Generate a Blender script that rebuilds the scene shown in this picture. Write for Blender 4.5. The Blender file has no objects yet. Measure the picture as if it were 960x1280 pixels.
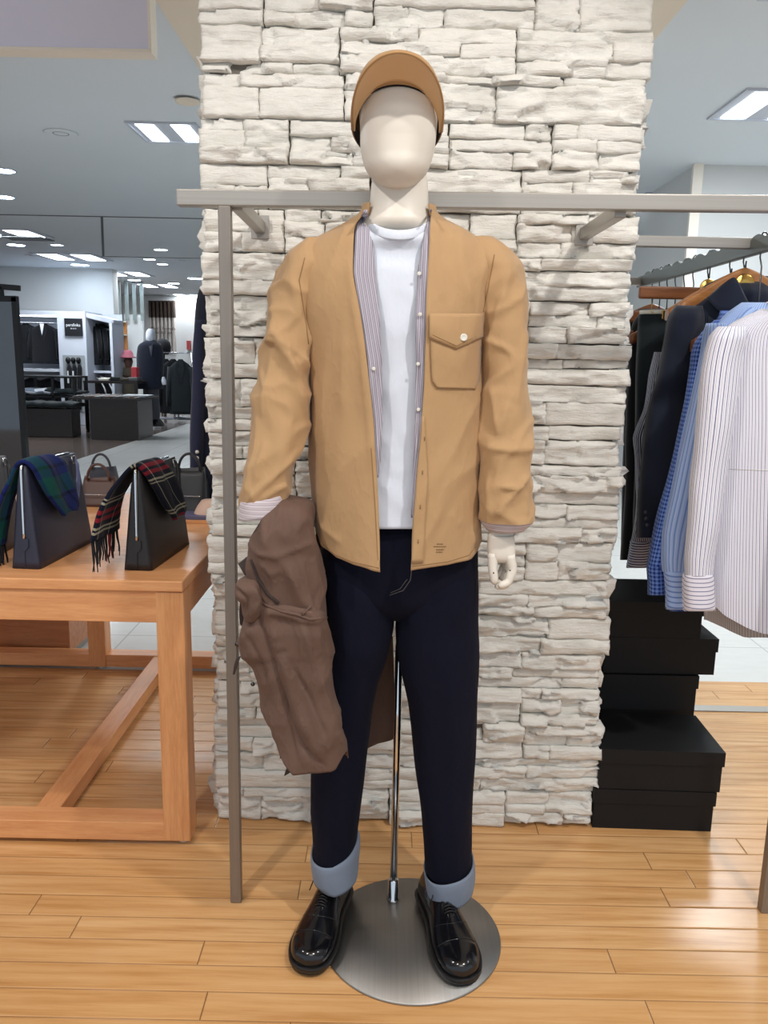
import bpy, bmesh, math, random
from mathutils import Vector, Matrix, noise
from mathutils.bvhtree import BVHTree

scene = bpy.context.scene
COL = scene.collection
# ------------------------------------------------------------------ camera
CAM_H = 1.3
PITCH, ROLL, FPX = math.radians(10.8), math.radians(1.15), 1000.0
cam_data = bpy.data.cameras.new('camera')
cam = bpy.data.objects.new('camera', cam_data)
COL.objects.link(cam)
RM = Matrix.Rotation(math.pi/2 - PITCH, 3, 'X') @ Matrix.Rotation(ROLL, 3, 'Z')
cam.matrix_world = Matrix.Translation((0, 0, CAM_H)) @ RM.to_4x4()
cam_data.sensor_fit = 'VERTICAL'
cam_data.sensor_height = 36.0
cam_data.lens = FPX/1280*36
cam_data.clip_start = 0.05
cam_data.clip_end = 100
scene.camera = cam
# ------------------------------------------------------------------ exposure, world
scene.view_settings.view_transform = 'Standard'
scene.view_settings.look = 'None'
scene.view_settings.gamma = 1.0
scene.view_settings.use_curve_mapping = False
scene.view_settings.exposure = 0.06
world = bpy.data.worlds.new('world')
scene.world = world
world.use_nodes = True
bg = world.node_tree.nodes['Background']
bg.inputs[0].default_value = (0.80, 0.90, 1.0, 1)
bg.inputs[1].default_value = 0.85
# ------------------------------------------------------------------ spot lamps in the ceiling in front of the column
def spot(name, loc, target, power, color, size=0.05, angle=70, blend=0.6):
    l = bpy.data.lights.new(name, 'SPOT')
    l.energy = power; l.color = color; l.shadow_soft_size = size
    l.spot_size = math.radians(angle); l.spot_blend = blend
    o = bpy.data.objects.new(name, l); COL.objects.link(o)
    o.location = loc
    d = Vector(target) - Vector(loc)
    o.rotation_euler = d.to_track_quat('-Z', 'Y').to_euler()
    return o
WARM = (1.0, 0.965, 0.92)
COOL = (0.90, 0.96, 1.0)
spot('ceiling_spotlight', (1.05, 0.35, 2.86), (0.1, 1.8, 1.05), 112, WARM, size=0.055)
spot('ceiling_spotlight', (-0.95, 0.30, 2.86), (0.0, 1.8, 1.05), 78, WARM, size=0.055)
spot('ceiling_spotlight', (-2.2, 1.4, 2.86), (-0.9, 2.4, 0.7), 60, WARM, angle=60)
spot('ceiling_spotlight', (2.3, 1.6, 2.86), (1.1, 2.3, 0.9), 40, COOL, angle=60)
def area(name, loc, sx, sy, power, color=COOL):
    l = bpy.data.lights.new(name, 'AREA')
    l.shape = 'RECTANGLE'; l.size = sx; l.size_y = sy; l.energy = power; l.color = color
    o = bpy.data.objects.new(name, l); COL.objects.link(o)
    o.location = loc
    return o
area('front_fill_light', (0.3, -0.75, 2.88), 1.5, 0.6, 20, (1.0, 0.97, 0.93))  # soft front fill added behind the camera, no fitting modelled
# ------------------------------------------------------------------ pixel ray -> world point at a real depth
def ray(px, py):
    return RM @ Vector(((px-480)/FPX, (640-py)/FPX, -1))
def at(px, py, Y=None, Z=None, X=None):
    d = ray(px, py)
    if Y is not None: t = Y/d.y
    elif Z is not None: t = (Z-CAM_H)/d.z
    else: t = X/d.x
    return Vector((0, 0, CAM_H)) + d*t
# ------------------------------------------------------------------ object helpers
INV = {}
def tag(o, label=None, cat=None, group=None, kind=None):
    if label: o['label'] = label
    if cat: o['category'] = cat
    if group: o['group'] = group
    if kind: o['kind'] = kind
    return o
def thing(name, label, cat, loc=(0, 0, 0), group=None, rz=0, local=False):
    o = bpy.data.objects.new(name, None); COL.objects.link(o)
    o.empty_display_size = 0.05
    o.location = loc; o.rotation_euler = (0, 0, rz)
    tag(o, label, cat, group)
    if not local:
        INV[o.name] = Matrix.Translation(Vector(loc)).inverted()
    return o
class MB:
    def __init__(s): s.v = []; s.f = []; s.uv = {}; s.sm = []
    def add(s, vs, fs, smooth=False, uv=None):
        b = len(s.v); s.v += [tuple(v) for v in vs]
        for k, f in enumerate(fs):
            if uv: s.uv[len(s.f)] = [uv[i] for i in f]
            s.f.append([b+i for i in f]); s.sm.append(smooth)
        return s
    def box(s, x0, y0, z0, x1, y1, z1, M=None):
        vs = [Vector((x, y, z)) for z in (z0, z1) for y in (y0, y1) for x in (x0, x1)]
        if M: vs = [M @ v for v in vs]
        return s.add(vs, [(0, 2, 3, 1), (4, 5, 7, 6), (0, 1, 5, 4), (2, 6, 7, 3), (0, 4, 6, 2), (1, 3, 7, 5)])
    def tube(s, pts, r, n=10, closed=False, cap=True):
        pts = [Vector(p) for p in pts]; rings = []
        up = None
        for i, p in enumerate(pts):
            a = pts[i-1] if (i > 0 or closed) else p
            b = pts[(i+1) % len(pts)] if (i < len(pts)-1 or closed) else p
            t = (b-a).normalized()
            if up is None:
                up = t.orthogonal().normalized()
            up = (up - t*up.dot(t)).normalized()
            w = t.cross(up)
            rr = r[i] if isinstance(r, (list, tuple)) else r
            rings.append([p + (up*math.cos(2*math.pi*k/n) + w*math.sin(2*math.pi*k/n))*rr for k in range(n)])
        return s.loft(rings, cap=cap and not closed, loop=closed)
    def loft(s, rings, cap=True, loop=False, smooth=True, closed=True, uvs=None):
        n = len(rings[0]); vs = [v for r in rings for v in r]; fs = []
        m = len(rings)
        for i in range(m if loop else m-1):
            for k in range(n if closed else n-1):
                a, b = i*n+k, i*n+(k+1) % n
                c, d = ((i+1) % m)*n+(k+1) % n, ((i+1) % m)*n+k
                fs.append((a, b, c, d))
        uv = None
        if uvs: uv = [u for r in uvs for u in r]
        s.add(vs, fs, smooth, uv)
        if uv and closed:   # repair the seam column
            base = len(s.f)-len(fs)
            for j, f in enumerate(fs):
                if f[1] % n == 0 and f[0] % n == n-1:
                    L = s.uv[base+j]
                    du = uvs[0][1][0]-uvs[0][0][0]
                    s.uv[base+j] = [L[0], (L[0][0]+du, L[1][1]), (L[3][0]+du, L[2][1]), L[3]]
        if cap:
            b = len(s.v)-len(vs)
            s.f.append([b+i for i in reversed(range(n))]); s.sm.append(False)
            s.f.append([b+(m-1)*n+i for i in range(n)]); s.sm.append(False)
        return s
    def lathe(s, prof, c=(0, 0, 0), n=32, M=None, cap=True):
        rings = []
        for r, z in prof:
            ring = [Vector((r*math.cos(2*math.pi*k/n), r*math.sin(2*math.pi*k/n), z)) for k in range(n)]
            rings.append([(M @ v if M else v) + Vector(c) for v in ring])
        return s.loft(rings, cap=cap)
    def prism(s, poly, d):     # poly: list of Vector, d: extrusion Vector
        n = len(poly); vs = [Vector(p) for p in poly] + [Vector(p)+Vector(d) for p in poly]
        fs = [tuple(range(n)), tuple(reversed(range(n, 2*n)))]
        fs += [(i, n+i, n+(i+1) % n, (i+1) % n) for i in range(n)]
        return s.add(vs, fs)
    def build(s, name, mat, parent=None, bevel=0, solid=0, sub=0, soff=0, segs=2):
        me = bpy.data.meshes.new(name)
        me.from_pydata(s.v, [], s.f)
        me.polygons.foreach_set('use_smooth', s.sm)
        if s.uv:
            l = me.uv_layers.new(name='UVMap')
            for p in me.polygons:
                L = s.uv.get(p.index)
                if L:
                    for j, li in enumerate(p.loop_indices): l.data[li].uv = L[j]
        bm = bmesh.new(); bm.from_mesh(me)
        if not s.uv: bmesh.ops.recalc_face_normals(bm, faces=bm.faces)
        bm.to_mesh(me); bm.free()
        me.materials.append(mat)
        o = bpy.data.objects.new(name, me); COL.objects.link(o)
        if parent:
            o.parent = parent
            if parent.name in INV: o.matrix_parent_inverse = INV[parent.name]
        if solid:
            m = o.modifiers.new('solid', 'SOLIDIFY'); m.thickness = solid; m.offset = soff
        if bevel:
            m = o.modifiers.new('bevel', 'BEVEL'); m.width = bevel; m.segments = segs; m.limit_method = 'ANGLE'; m.angle_limit = math.radians(40)
            m.harden_normals = False
        if sub:
            m = o.modifiers.new('sub', 'SUBSURF'); m.levels = sub; m.render_levels = sub
        return o
def dup(root, loc=None, label=None, group=None, rz=None):
    r = root.copy(); COL.objects.link(r)
    if loc is not None: r.location = loc
    if rz is not None: r.rotation_euler[2] = rz
    if label: r['label'] = label
    if group: r['group'] = group
    for ch in list(root.children):
        c = ch.copy(); COL.objects.link(c); c.parent = r
        for g in list(ch.children):
            d = g.copy(); COL.objects.link(d); d.parent = c
    return r
def structure(mb, name, mat, **k):
    return tag(mb.build(name, mat, **k), kind='structure')
# ------------------------------------------------------------------ material helpers
def srgb(c):
    return tuple(((x/255)/12.92 if x/255 <= 0.04045 else ((x/255+0.055)/1.055)**2.4) for x in c) + (1,)
class NT:
    def __init__(s, name):
        s.m = bpy.data.materials.new(name); s.m.use_nodes = True
        s.t = s.m.node_tree; s.p = s.t.nodes['Principled BSDF']
    def n(s, typ, *ins, out=0, **props):
        nd = s.t.nodes.new(typ)
        for k, v in props.items(): setattr(nd, k, v)
        for i, v in enumerate(ins):
            if v is None: continue
            s.set(nd.inputs[i], v)
        return nd.outputs[out]
    def set(s, inp, v):
        if isinstance(v, bpy.types.NodeSocket): s.t.links.new(v, inp)
        else: inp.default_value = v
    def math(s, op, a, b=None, c=None): return s.n('ShaderNodeMath', a, b, c, operation=op)
    def mix(s, f, a, b):
        nd = s.t.nodes.new('ShaderNodeMix'); nd.data_type = 'RGBA'
        s.set(nd.inputs[0], f); s.set(nd.inputs[6], a); s.set(nd.inputs[7], b)
        return nd.outputs[2]
    def obj(s): return s.n('ShaderNodeTexCoord', out=3)
    def uv(s): return s.n('ShaderNodeTexCoord', out=2)
    def sep(s, v):
        nd = s.t.nodes.new('ShaderNodeSeparateXYZ'); s.set(nd.inputs[0], v); return nd.outputs
    def scale(s, v, sc):
        nd = s.t.nodes.new('ShaderNodeMapping'); s.set(nd.inputs[0], v); nd.inputs[3].default_value = sc; return nd.outputs[0]
    def noise(s, vec, scale, detail=3, rough=0.5):
        nd = s.t.nodes.new('ShaderNodeTexNoise'); s.set(nd.inputs['Vector'], vec)
        nd.inputs['Scale'].default_value = scale; nd.inputs['Detail'].default_value = detail; nd.inputs['Roughness'].default_value = rough
        return nd.outputs[0]
    def ramp(s, f, stops, interp='LINEAR'):
        nd = s.t.nodes.new('ShaderNodeValToRGB'); s.set(nd.inputs[0], f); e = nd.color_ramp.elements
        nd.color_ramp.interpolation = interp
        while len(e) > 1: e.remove(e[-1])
        e[0].position, e[0].color = stops[0]
        for p, c in stops[1:]:
            x = e.new(p); x.color = c
        return nd.outputs[0]
    def bump(s, h, strength=0.3, dist=0.01, normal=None):
        nd = s.t.nodes.new('ShaderNodeBump'); nd.inputs['Strength'].default_value = strength; nd.inputs['Distance'].default_value = dist
        s.set(nd.inputs['Height'], h)
        if normal: s.set(nd.inputs['Normal'], normal)
        s.t.links.new(nd.outputs[0], s.p.inputs['Normal']); return nd.outputs[0]
    def fin(s, color=None, rough=None, metal=None, spec=None, **k):
        if color is not None: s.set(s.p.inputs['Base Color'], color)
        if rough is not None: s.set(s.p.inputs['Roughness'], rough)
        if metal is not None: s.set(s.p.inputs['Metallic'], metal)
        if spec is not None: s.set(s.p.inputs['Specular IOR Level'], spec)
        for kk, v in k.items(): s.set(s.p.inputs[kk.replace('_', ' ')], v)
        return s.m
def plain(name, c, rough=0.5, metal=0, var=0.06, nscale=6, bump=0, bscale=80, spec=0.5, **k):
    t = NT(name); o = t.obj()
    n = t.noise(o, nscale, 3)
    c1 = srgb(c); c2 = tuple(x*(1-var*2.2) for x in c1[:3]) + (1,)
    if bump: t.bump(t.noise(o, bscale, 3), bump, 0.002)
    return t.fin(t.mix(n, c1, c2), rough, metal, spec, **k)
def cloth(name, c, rough=0.9, var=0.05, weave=900, b=0.25, sheen=0.15, crinkle=0.0):
    t = NT(name); o = t.obj()
    n = t.noise(o, 7, 4)
    c1 = srgb(c); c2 = tuple(x*(1-var*2.5) for x in c1[:3]) + (1,)
    w = t.noise(o, weave, 1)
    w2 = t.noise(o, 45, 3)
    nb = t.bump(t.math('ADD', t.math('MULTIPLY', w, 0.3), w2), b, 0.0015)
    if crinkle:
        n5 = t.noise(t.scale(o, (1, 0.6, 0.45)), 22, 3, 0.55)
        rg = t.math('POWER', t.math('SUBTRACT', 1.0, t.math('ABSOLUTE', t.math('SUBTRACT', t.math('MULTIPLY', n5, 2.0), 1.0))), 5.0)
        t.bump(rg, crinkle, 0.006, nb)
    return t.fin(t.mix(n, c1, c2), rough, 0, 0.25, Sheen_Weight=sheen)
def wood(name, c1, c2, axis='X', scale=1.0, rough=0.35, bands=1.0):
    t = NT(name); o = t.obj()
    sc = {'X': (1.2, 14, 14), 'Y': (14, 1.2, 14), 'Z': (14, 14, 1.2)}[axis]
    v = t.scale(o, tuple(x*scale for x in sc))
    n = t.noise(v, 3.0, 5, 0.6)
    n2 = t.noise(t.scale(o, tuple(x*scale*6 for x in sc)), 4.0, 3)
    f = t.math('ADD', t.math('MULTIPLY', n, 0.75), t.math('MULTIPLY', n2, 0.25))
    col = t.ramp(f, [(0.30, srgb(c2)), (0.62, srgb(c1))])
    t.bump(n2, 0.06, 0.001)
    return t.fin(col, rough, 0, 0.45)
def striped(name, base, cols, period, rough=0.85, axis=0, second=None):
    """cols: list of (start, end, colour) in 0..1 of one period; UV based"""
    t = NT(name); u = t.sep(t.uv())
    def bands(s, cs, per, under):
        f = t.math('FRACT', t.math('DIVIDE', s, per))
        stops = [(0, under)]
        for a, b, c in cs:
            stops += [(a, srgb(c)), (b, under)]
        return t.ramp(f, stops, 'CONSTANT')
    col = bands(u[axis], cols, period, srgb(base))
    if second:
        col2 = bands(u[1-axis], second, period, srgb(base))
        col = t.mix(0.5, col, col2)
    t.bump(t.noise(t.obj(), 60, 3), 0.25, 0.0015)
    return t.fin(col, rough, 0, 0.25, Sheen_Weight=0.1)
def emit(name, c, strength):
    t = NT(name)
    return t.fin(srgb(c), 0.5, Emission_Color=srgb(c), Emission_Strength=strength)
# ------------------------------------------------------------------ interpolation and garment lofts
def cat_rom(rows, step):
    """rows of equal-length tuples, first item (py) increasing; returns resampled rows"""
    out = []
    for i in range(len(rows)-1):
        p0 = rows[max(i-1, 0)]; p1 = rows[i]; p2 = rows[i+1]; p3 = rows[min(i+2, len(rows)-1)]
        h = p2[0]-p1[0]
        n = max(1, round(abs(h)/step))
        for k in range(n):
            t = k/n; r = [p1[0]+h*t]
            for j in range(1, len(p1)):
                m1 = (p2[j]-p0[j])/(p2[0]-p0[0])*h
                m2 = (p3[j]-p1[j])/(p3[0]-p1[0])*h
                # limit overshoot
                d = p2[j]-p1[j]
                if d*m1 < 0: m1 = 0
                if d*m2 < 0: m2 = 0
                if abs(m1) > 3*abs(d): m1 = math.copysign(3*abs(d), m1)
                if abs(m2) > 3*abs(d): m2 = math.copysign(3*abs(d), m2)
                r.append((2*t**3-3*t**2+1)*p1[j] + (t**3-2*t**2+t)*m1 + (-2*t**3+3*t**2)*p2[j] + (t**3-t**2)*m2)
            out.append(tuple(r))
    out.append(tuple(rows[-1]))
    return out
def spow(v, e): return math.copysign(abs(v)**e, v)
def ridge(P, sx, sz, skew=0.0, o=0.0, warp=0.02):
    w = noise.noise(Vector((P.x*9+o, P.y*9, P.z*9)))*warp
    n = noise.noise(Vector(((P.x+skew*P.z+w)*sx+o, P.y*sx*0.8, (P.z+w)*sz-o)))
    return max(0.0, 1-abs(n)*2.6)**1.6
def nz(p, s=(1, 1, 1), o=0): return noise.noise(Vector((p[0]*s[0]+o, p[1]*s[1]+o*1.7, p[2]*s[2]-o)))
def creases_at(px, py, cr):
    d = 0
    for pts, w, a in cr:
        best = 1e9; bt = 0
        L = len(pts)-1
        for i in range(L):
            ax, ay = pts[i]; bx, by = pts[i+1]
            vx, vy = bx-ax, by-ay
            t = max(0, min(1, ((px-ax)*vx+(py-ay)*vy)/(vx*vx+vy*vy)))
            q = math.hypot(px-ax-vx*t, py-ay-vy*t)
            if q < best: best = q; bt = (i+t)/L
        if best < 3*w:
            d += a*math.exp(-(best/w)**1.25)*min(1, 4*min(bt, 1-bt)+0.25)
    return d
def shell(rows, n=64, step=6, e=2.3, disp=None, creases=(), edges=None, hem=None, hem0=0, hem1=0, tilt=None, mb=None, cap=False, capt=False, persp=False, cs=1.0):
    """rows: (py, xl, xr, hy, yc). edges: (py, el, er) rows for an open front. Returns MB in world space."""
    mb = mb or MB()
    R = cat_rom(rows, step)
    E = None
    if edges:
        E = cat_rom(edges, step)
        def ed(py):
            if py <= E[0][0]: return E[0][1:]
            if py >= E[-1][0]: return E[-1][1:]
            for i in range(len(E)-1):
                if E[i][0] <= py <= E[i+1][0]:
                    t = (py-E[i][0])/max(1e-6, E[i+1][0]-E[i][0])
                    return [E[i][j]+(E[i+1][j]-E[i][j])*t for j in (1, 2)]
    Cm = max((at(r[2], r[0], Y=r[4]).x-at(r[1], r[0], Y=r[4]).x)/2 for r in R)
    rings = []; uvs = []
    for ri, r in enumerate(R):
        py, xl, xr, hy, yc = r[:5]
        xm, hw = (xl+xr)/2, max(1e-3, (xr-xl)/2)
        ring = []; uv = []
        if E:
            el, er = ed(py)
            fl = max(-0.995, min(0.995, (el-xm)/hw)); fr = max(-0.995, min(0.995, (er-xm)/hw))
            pl = math.asin(spow(fl, e/2)); pr = math.asin(spow(fr, e/2))
            phis = [pl + (pr-2*math.pi-pl)*k/n for k in range(n+1)]
        else:
            phis = [2*math.pi*k/n + math.pi for k in range(n)]
        for ph in phis:
            c, s_ = math.sin(ph), -math.cos(ph)
            fx, fy = spow(c, 2/e), spow(s_, 2/e)
            px = xm + hw*fx
            pye = py
            if hem and py > hem0:
                hv = hem(px, fy)
                pye = hem0 + (py-hem0)*(hv-hem0)/(hem1-hem0)
            P = at(px, pye, Y=yc)
            P.y = yc + hy*fy
            if persp and fy < 0: P = at(px, pye, Y=P.y)
            if tilt: P.z += tilt(py, fx, fy)
            nrm = Vector((fx/max(hw, 1), fy/max(hy*900, 1), 0))
            if nrm.length < 1e-9: nrm = Vector((0, -1, 0))
            nrm.normalize()
            d = disp(P, fx, fy, py, px) if disp else 0
            if fy < 0.15 and creases: d += cs*creases_at(px, pye, creases)
            P = P + nrm*d
            ring.append(P); uv.append((ph*Cm, P.z))
        rings.append(ring); uvs.append(uv)
    mb.loft(rings, cap=False, closed=not E, uvs=uvs)
    m, k = len(rings), len(rings[0])
    b = len(mb.v)-m*k
    if cap: mb.f.append([b+(m-1)*k+i for i in range(k)]); mb.sm.append(True); mb.uv[len(mb.f)-1] = uvs[-1]
    if capt: mb.f.append([b+i for i in reversed(range(k))]); mb.sm.append(True); mb.uv[len(mb.f)-1] = list(reversed(uvs[0]))
    return mb
def ribbon(rows, sub=6, across=8, disp=None, mb=None):
    """rows: (P, Q) pairs of 3D points. Resampled smooth strip with UV u=across (m), v=along (m)."""
    mb = mb or MB()
    flat = [(float(i),)+tuple(p)+tuple(q) for i, (p, q) in enumerate(rows)]
    R = cat_rom(flat, 1.0/sub)
    rings = []; uvs = []; v = 0; prev = None
    for r in R:
        P = Vector(r[1:4]); Q = Vector(r[4:7]); M = (P+Q)/2
        if prev is not None: v += (M-prev).length
        prev = M; w = (Q-P).length
        ring = []; uv = []
        for k in range(across+1):
            t = k/across; X = P.lerp(Q, t)
            if disp: X = X + disp(X, t, r[0])
            ring.append(X); uv.append((t*w, v))
        rings.append(ring); uvs.append(uv)
    return mb.loft(rings, cap=False, closed=False, uvs=uvs)
def bvh(*objs):
    vs = []; fs = []
    for o in objs:
        b = len(vs); vs += [v.co.copy() for v in o.data.vertices]
        fs += [[b+i for i in p.vertices] for p in o.data.polygons]
    return BVHTree.FromPolygons(vs, fs)
def hit(B, px, py, off=0.0, fb=1.5):
    d = ray(px, py).normalized(); o = Vector((0, 0, CAM_H))
    h = B.ray_cast(o, d)
    if h[0] is None: return at(px, py, Y=fb)
    return h[0] + Vector((0, -off, 0))
def patch(B, pl, pr, off=0.003, nx=10, ny=12, mb=None, fb=1.5):
    """conforming cloth patch between two edge polylines (top to bottom)"""
    mb = mb or MB(); rings = []; uvs = []
    def P(L, t):
        s = t*(len(L)-1); i = min(int(s), len(L)-2); f = s-i
        return L[i][0]+(L[i+1][0]-L[i][0])*f, L[i][1]+(L[i+1][1]-L[i][1])*f
    for j in range(ny+1):
        a = P(pl, j/ny); b = P(pr, j/ny); r = []; u = []
        for i in range(nx+1):
            t = i/nx; x = a[0]+(b[0]-a[0])*t; y = a[1]+(b[1]-a[1])*t
            q = hit(B, x, y, off, fb); r.append(q); u.append((q.x, q.z))
        rings.append(r); uvs.append(u)
    return mb.loft(rings, cap=False, closed=False, uvs=uvs)
def seam(B, pts, r=0.0007, off=0.001, mb=None, n=None, fb=1.5):
    mb = mb or MB(); P = []
    for i in range(len(pts)-1):
        k = max(2, int(math.hypot(pts[i+1][0]-pts[i][0], pts[i+1][1]-pts[i][1])/4))
        for j in range(k):
            t = j/k; P.append(hit(B, pts[i][0]+(pts[i+1][0]-pts[i][0])*t, pts[i][1]+(pts[i+1][1]-pts[i][1])*t, off, fb))
    P.append(hit(B, pts[-1][0], pts[-1][1], off, fb))
    return mb.tube(P, r, 6)
# ================================================================== MATERIALS
def mat_floor():
    t = NT('wood_plank_floor'); o = t.obj(); x, y, z = t.sep(o)
    W, L = 0.0735, 0.91
    yr = t.math('DIVIDE', t.math('ADD', y, 0.022), W)
    row = t.math('FLOOR', yr); fy = t.math('FRACT', yr)
    wn = t.n('ShaderNodeTexWhiteNoise', None, row, noise_dimensions='1D')
    xr = t.math('DIVIDE', t.math('ADD', x, t.math('MULTIPLY', wn, 7.0)), L)
    colm = t.math('FLOOR', xr); fx = t.math('FRACT', xr)
    cb = t.n('ShaderNodeCombineXYZ', row, colm, 0.0)
    wn2 = t.n('ShaderNodeTexWhiteNoise', cb, noise_dimensions='3D')
    cb2 = t.n('ShaderNodeCombineXYZ', t.math('MULTIPLY', x, 1.3), t.math('MULTIPLY', y, 22.0), t.math('MULTIPLY', wn2, 40.0))
    g = t.noise(cb2, 2.2, 5, 0.62)
    cb3 = t.n('ShaderNodeCombineXYZ', t.math('MULTIPLY', x, 5.0), t.math('MULTIPLY', y, 160.0), t.math('MULTIPLY', wn2, 9.0))
    g2 = t.noise(cb3, 1.5, 2)
    base = t.ramp(g, [(0.30, srgb((192, 140, 86))), (0.50, srgb((217, 170, 116))), (0.72, srgb((230, 188, 136)))])
    base = t.mix(t.math('MULTIPLY', g2, 0.18), base, srgb((176, 116, 62)))
    base = t.mix(t.math('MULTIPLY', wn2, 0.30), base, srgb((198, 142, 84)))
    # bevelled joints
    ey = t.math('MULTIPLY', t.math('MINIMUM', fy, t.math('SUBTRACT', 1.0, fy)), W)
    ex = t.math('MULTIPLY', t.math('MINIMUM', fx, t.math('SUBTRACT', 1.0, fx)), L)
    e = t.math('MINIMUM', ey, ex)
    h = t.math('MINIMUM', t.math('DIVIDE', e, 0.0035), 1.0)
    gap = t.math('LESS_THAN', ex, 0.0012)
    gy = t.math('LESS_THAN', ey, 0.0009)
    col = t.mix(t.math('MULTIPLY', gap, 0.75), base, srgb((96, 62, 34)))
    col = t.mix(t.math('MULTIPLY', gy, 0.5), col, srgb((120, 80, 46)))
    hh = t.math('ADD', h, t.math('MULTIPLY', t.noise(t.scale(o, (1, 3, 1)), 5, 2), 0.25))
    t.bump(hh, 0.9, 0.0014)
    return t.fin(col, 0.27, 0, 0.5)
def mat_tile(name, c, sx=0.6, grout=0.004, rough=0.18):
    t = NT(name); o = t.obj(); x, y, z = t.sep(o)
    def edge(v):
        f = t.math('FRACT', t.math('DIVIDE', v, sx))
        return t.math('MULTIPLY', t.math('MINIMUM', f, t.math('SUBTRACT', 1.0, f)), sx)
    e = t.math('MINIMUM', edge(x), edge(y))
    g = t.math('LESS_THAN', e, grout)
    n = t.noise(t.scale(o, (1.5, 6, 1)), 4, 5, 0.7)
    n2 = t.noise(o, 40, 3)
    c1 = srgb(c); c2 = tuple(v*0.80 for v in c1[:3])+(1,)
    col = t.mix(n, c1, c2)
    col = t.mix(t.math('MULTIPLY', n2, 0.2), col, c2)
    col = t.mix(t.math('MULTIPLY', g, 0.6), col, tuple(v*0.45 for v in c1[:3])+(1,))
    return t.fin(col, rough, 0, 0.5)
def mat_stone():
    t = NT('split_stone'); o = t.obj()
    n = t.noise(t.scale(o, (3, 3, 6)), 3, 4)
    n2 = t.noise(t.scale(o, (1, 1, 2.2)), 60, 5, 0.65)
    n3 = t.noise(o, 260, 3)
    col = t.ramp(n, [(0.3, srgb((212, 209, 201))), (0.55, srgb((231, 228, 221))), (0.75, srgb((223, 220, 212)))])
    col = t.mix(t.math('MULTIPLY', n3, 0.12), col, srgb((170, 160, 146)))
    n4 = t.noise(t.scale(o, (7, 7, 46)), 1.6, 4, 0.6)
    st = t.math('POWER', t.math('SUBTRACT', 1.0, t.math('ABSOLUTE', t.math('SUBTRACT', t.math('MULTIPLY', n4, 2.0), 1.0))), 6.0)
    h = t.math('ADD', t.math('ADD', n2, t.math('MULTIPLY', n3, 0.35)), t.math('MULTIPLY', st, 0.55))
    t.bump(h, 0.5, 0.0042)
    return t.fin(col, 0.85, 0, 0.25)
def brushed(name, c, rough=0.32, metal=1.0, axis='X', aniso=0.3):
    t = NT(name); o = t.obj()
    sc = {'X': (2, 220, 220), 'Y': (220, 2, 220), 'Z': (220, 220, 2)}[axis]
    n = t.noise(t.scale(o, sc), 1.0, 3)
    c1 = srgb(c); c2 = tuple(v*0.78 for v in c1[:3])+(1,)
    t.bump(n, 0.08, 0.0005)
    return t.fin(t.mix(n, c1, c2), rough, metal, 0.5)
M = {}
M['floor'] = mat_floor()
M['tile'] = mat_tile('pale_stone_tile', (222, 222, 218))
M['brown_floor'] = mat_tile('brown_shop_floor', (112, 98, 92), 0.9, 0.003, 0.15)
M['stone'] = mat_stone()
M['joint'] = plain('dark_stone_joint', (110, 104, 96), 0.95, bump=0.3)
M['ceiling'] = plain('ceiling_paint', (222, 229, 235), 0.9, var=0.03, nscale=0.6)
M['ceiling_warm'] = plain('beige_ceiling', (236, 224, 206), 0.9, var=0.02)
M['coffer'] = plain('lilac_gloss_panel', (226, 226, 244), 0.25, var=0.02)
M['trim'] = plain('cream_trim_paint', (240, 234, 222), 0.6, var=0.02)
M['wall'] = plain('white_wall_paint', (214, 216, 216), 0.85, var=0.03, nscale=0.8)
M['wall_gray'] = plain('grey_wall_paint', (150, 156, 160), 0.85, var=0.03)
M['seam'] = plain('ceiling_joint', (96, 100, 104), 0.8)
M['steel'] = brushed('brushed_steel_rail', (172, 167, 160), 0.38, 0.6, 'X')
M['steel_v'] = brushed('brushed_steel_post', (148, 140, 132), 0.42, 0.6, 'Z')
M['rail_dark'] = plain('grey_hanging_bar', (112, 116, 112), 0.4, 0.6)
M['chrome'] = plain('polished_chrome', (215, 218, 222), 0.08, 1.0, var=0.02)
M['wire'] = plain('dark_chrome_wire', (96, 98, 100), 0.25, 1.0)
M['gold'] = plain('brass_disc', (205, 165, 90), 0.25, 1.0, bump=0.3, bscale=160)
M['base'] = brushed('satin_steel_base', (168, 166, 163), 0.42, 1.0, 'Y')
M['beech'] = wood('orange_beech', (226, 166, 114), (205, 138, 88), 'X')
M['beech_y'] = wood('orange_beech_lengthwise', (226, 166, 114), (205, 138, 88), 'Y')
M['beech_z'] = wood('orange_beech_upright', (224, 164, 112), (202, 136, 86), 'Z')
M['beech_dark'] = wood('dark_beech_panel', (186, 126, 84), (160, 100, 64), 'X')
M['hanger'] = wood('walnut_hanger_wood', (142, 88, 52), (104, 60, 36), 'X', rough=0.3)
M['hanger_lt'] = wood('amber_hanger_wood', (166, 112, 62), (132, 82, 44), 'X', rough=0.3)
M['plastic'] = plain('off_white_mannequin', (222, 214, 202), 0.42, var=0.02, spec=0.4)
M['tan'] = cloth('tan_cotton', (184, 148, 107), 0.85, 0.05, crinkle=0.14)
M['tan_dark'] = cloth('tan_cotton_seam', (150, 112, 72), 0.9)
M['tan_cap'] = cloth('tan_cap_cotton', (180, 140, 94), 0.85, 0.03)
M['tan_under_lit'] = cloth('tan_cap_underside_lit', (226, 192, 148), 0.85, 0.03)  # cap cotton lightened to stand in for light bounced from below
M['black_in'] = cloth('black_lining', (30, 28, 30), 0.9)
M['white_t'] = cloth('white_jersey', (216, 221, 232), 0.9, 0.02, b=0.12, crinkle=0.12)
M['denim'] = cloth('dark_navy_denim', (4, 8, 30), 0.9, 0.06, 700, 0.3, 0.0, crinkle=0.15)
M['denim_in'] = cloth('blue_grey_denim_reverse', (124, 136, 154), 0.9, 0.10, 500, 0.4, 0.1)
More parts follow.
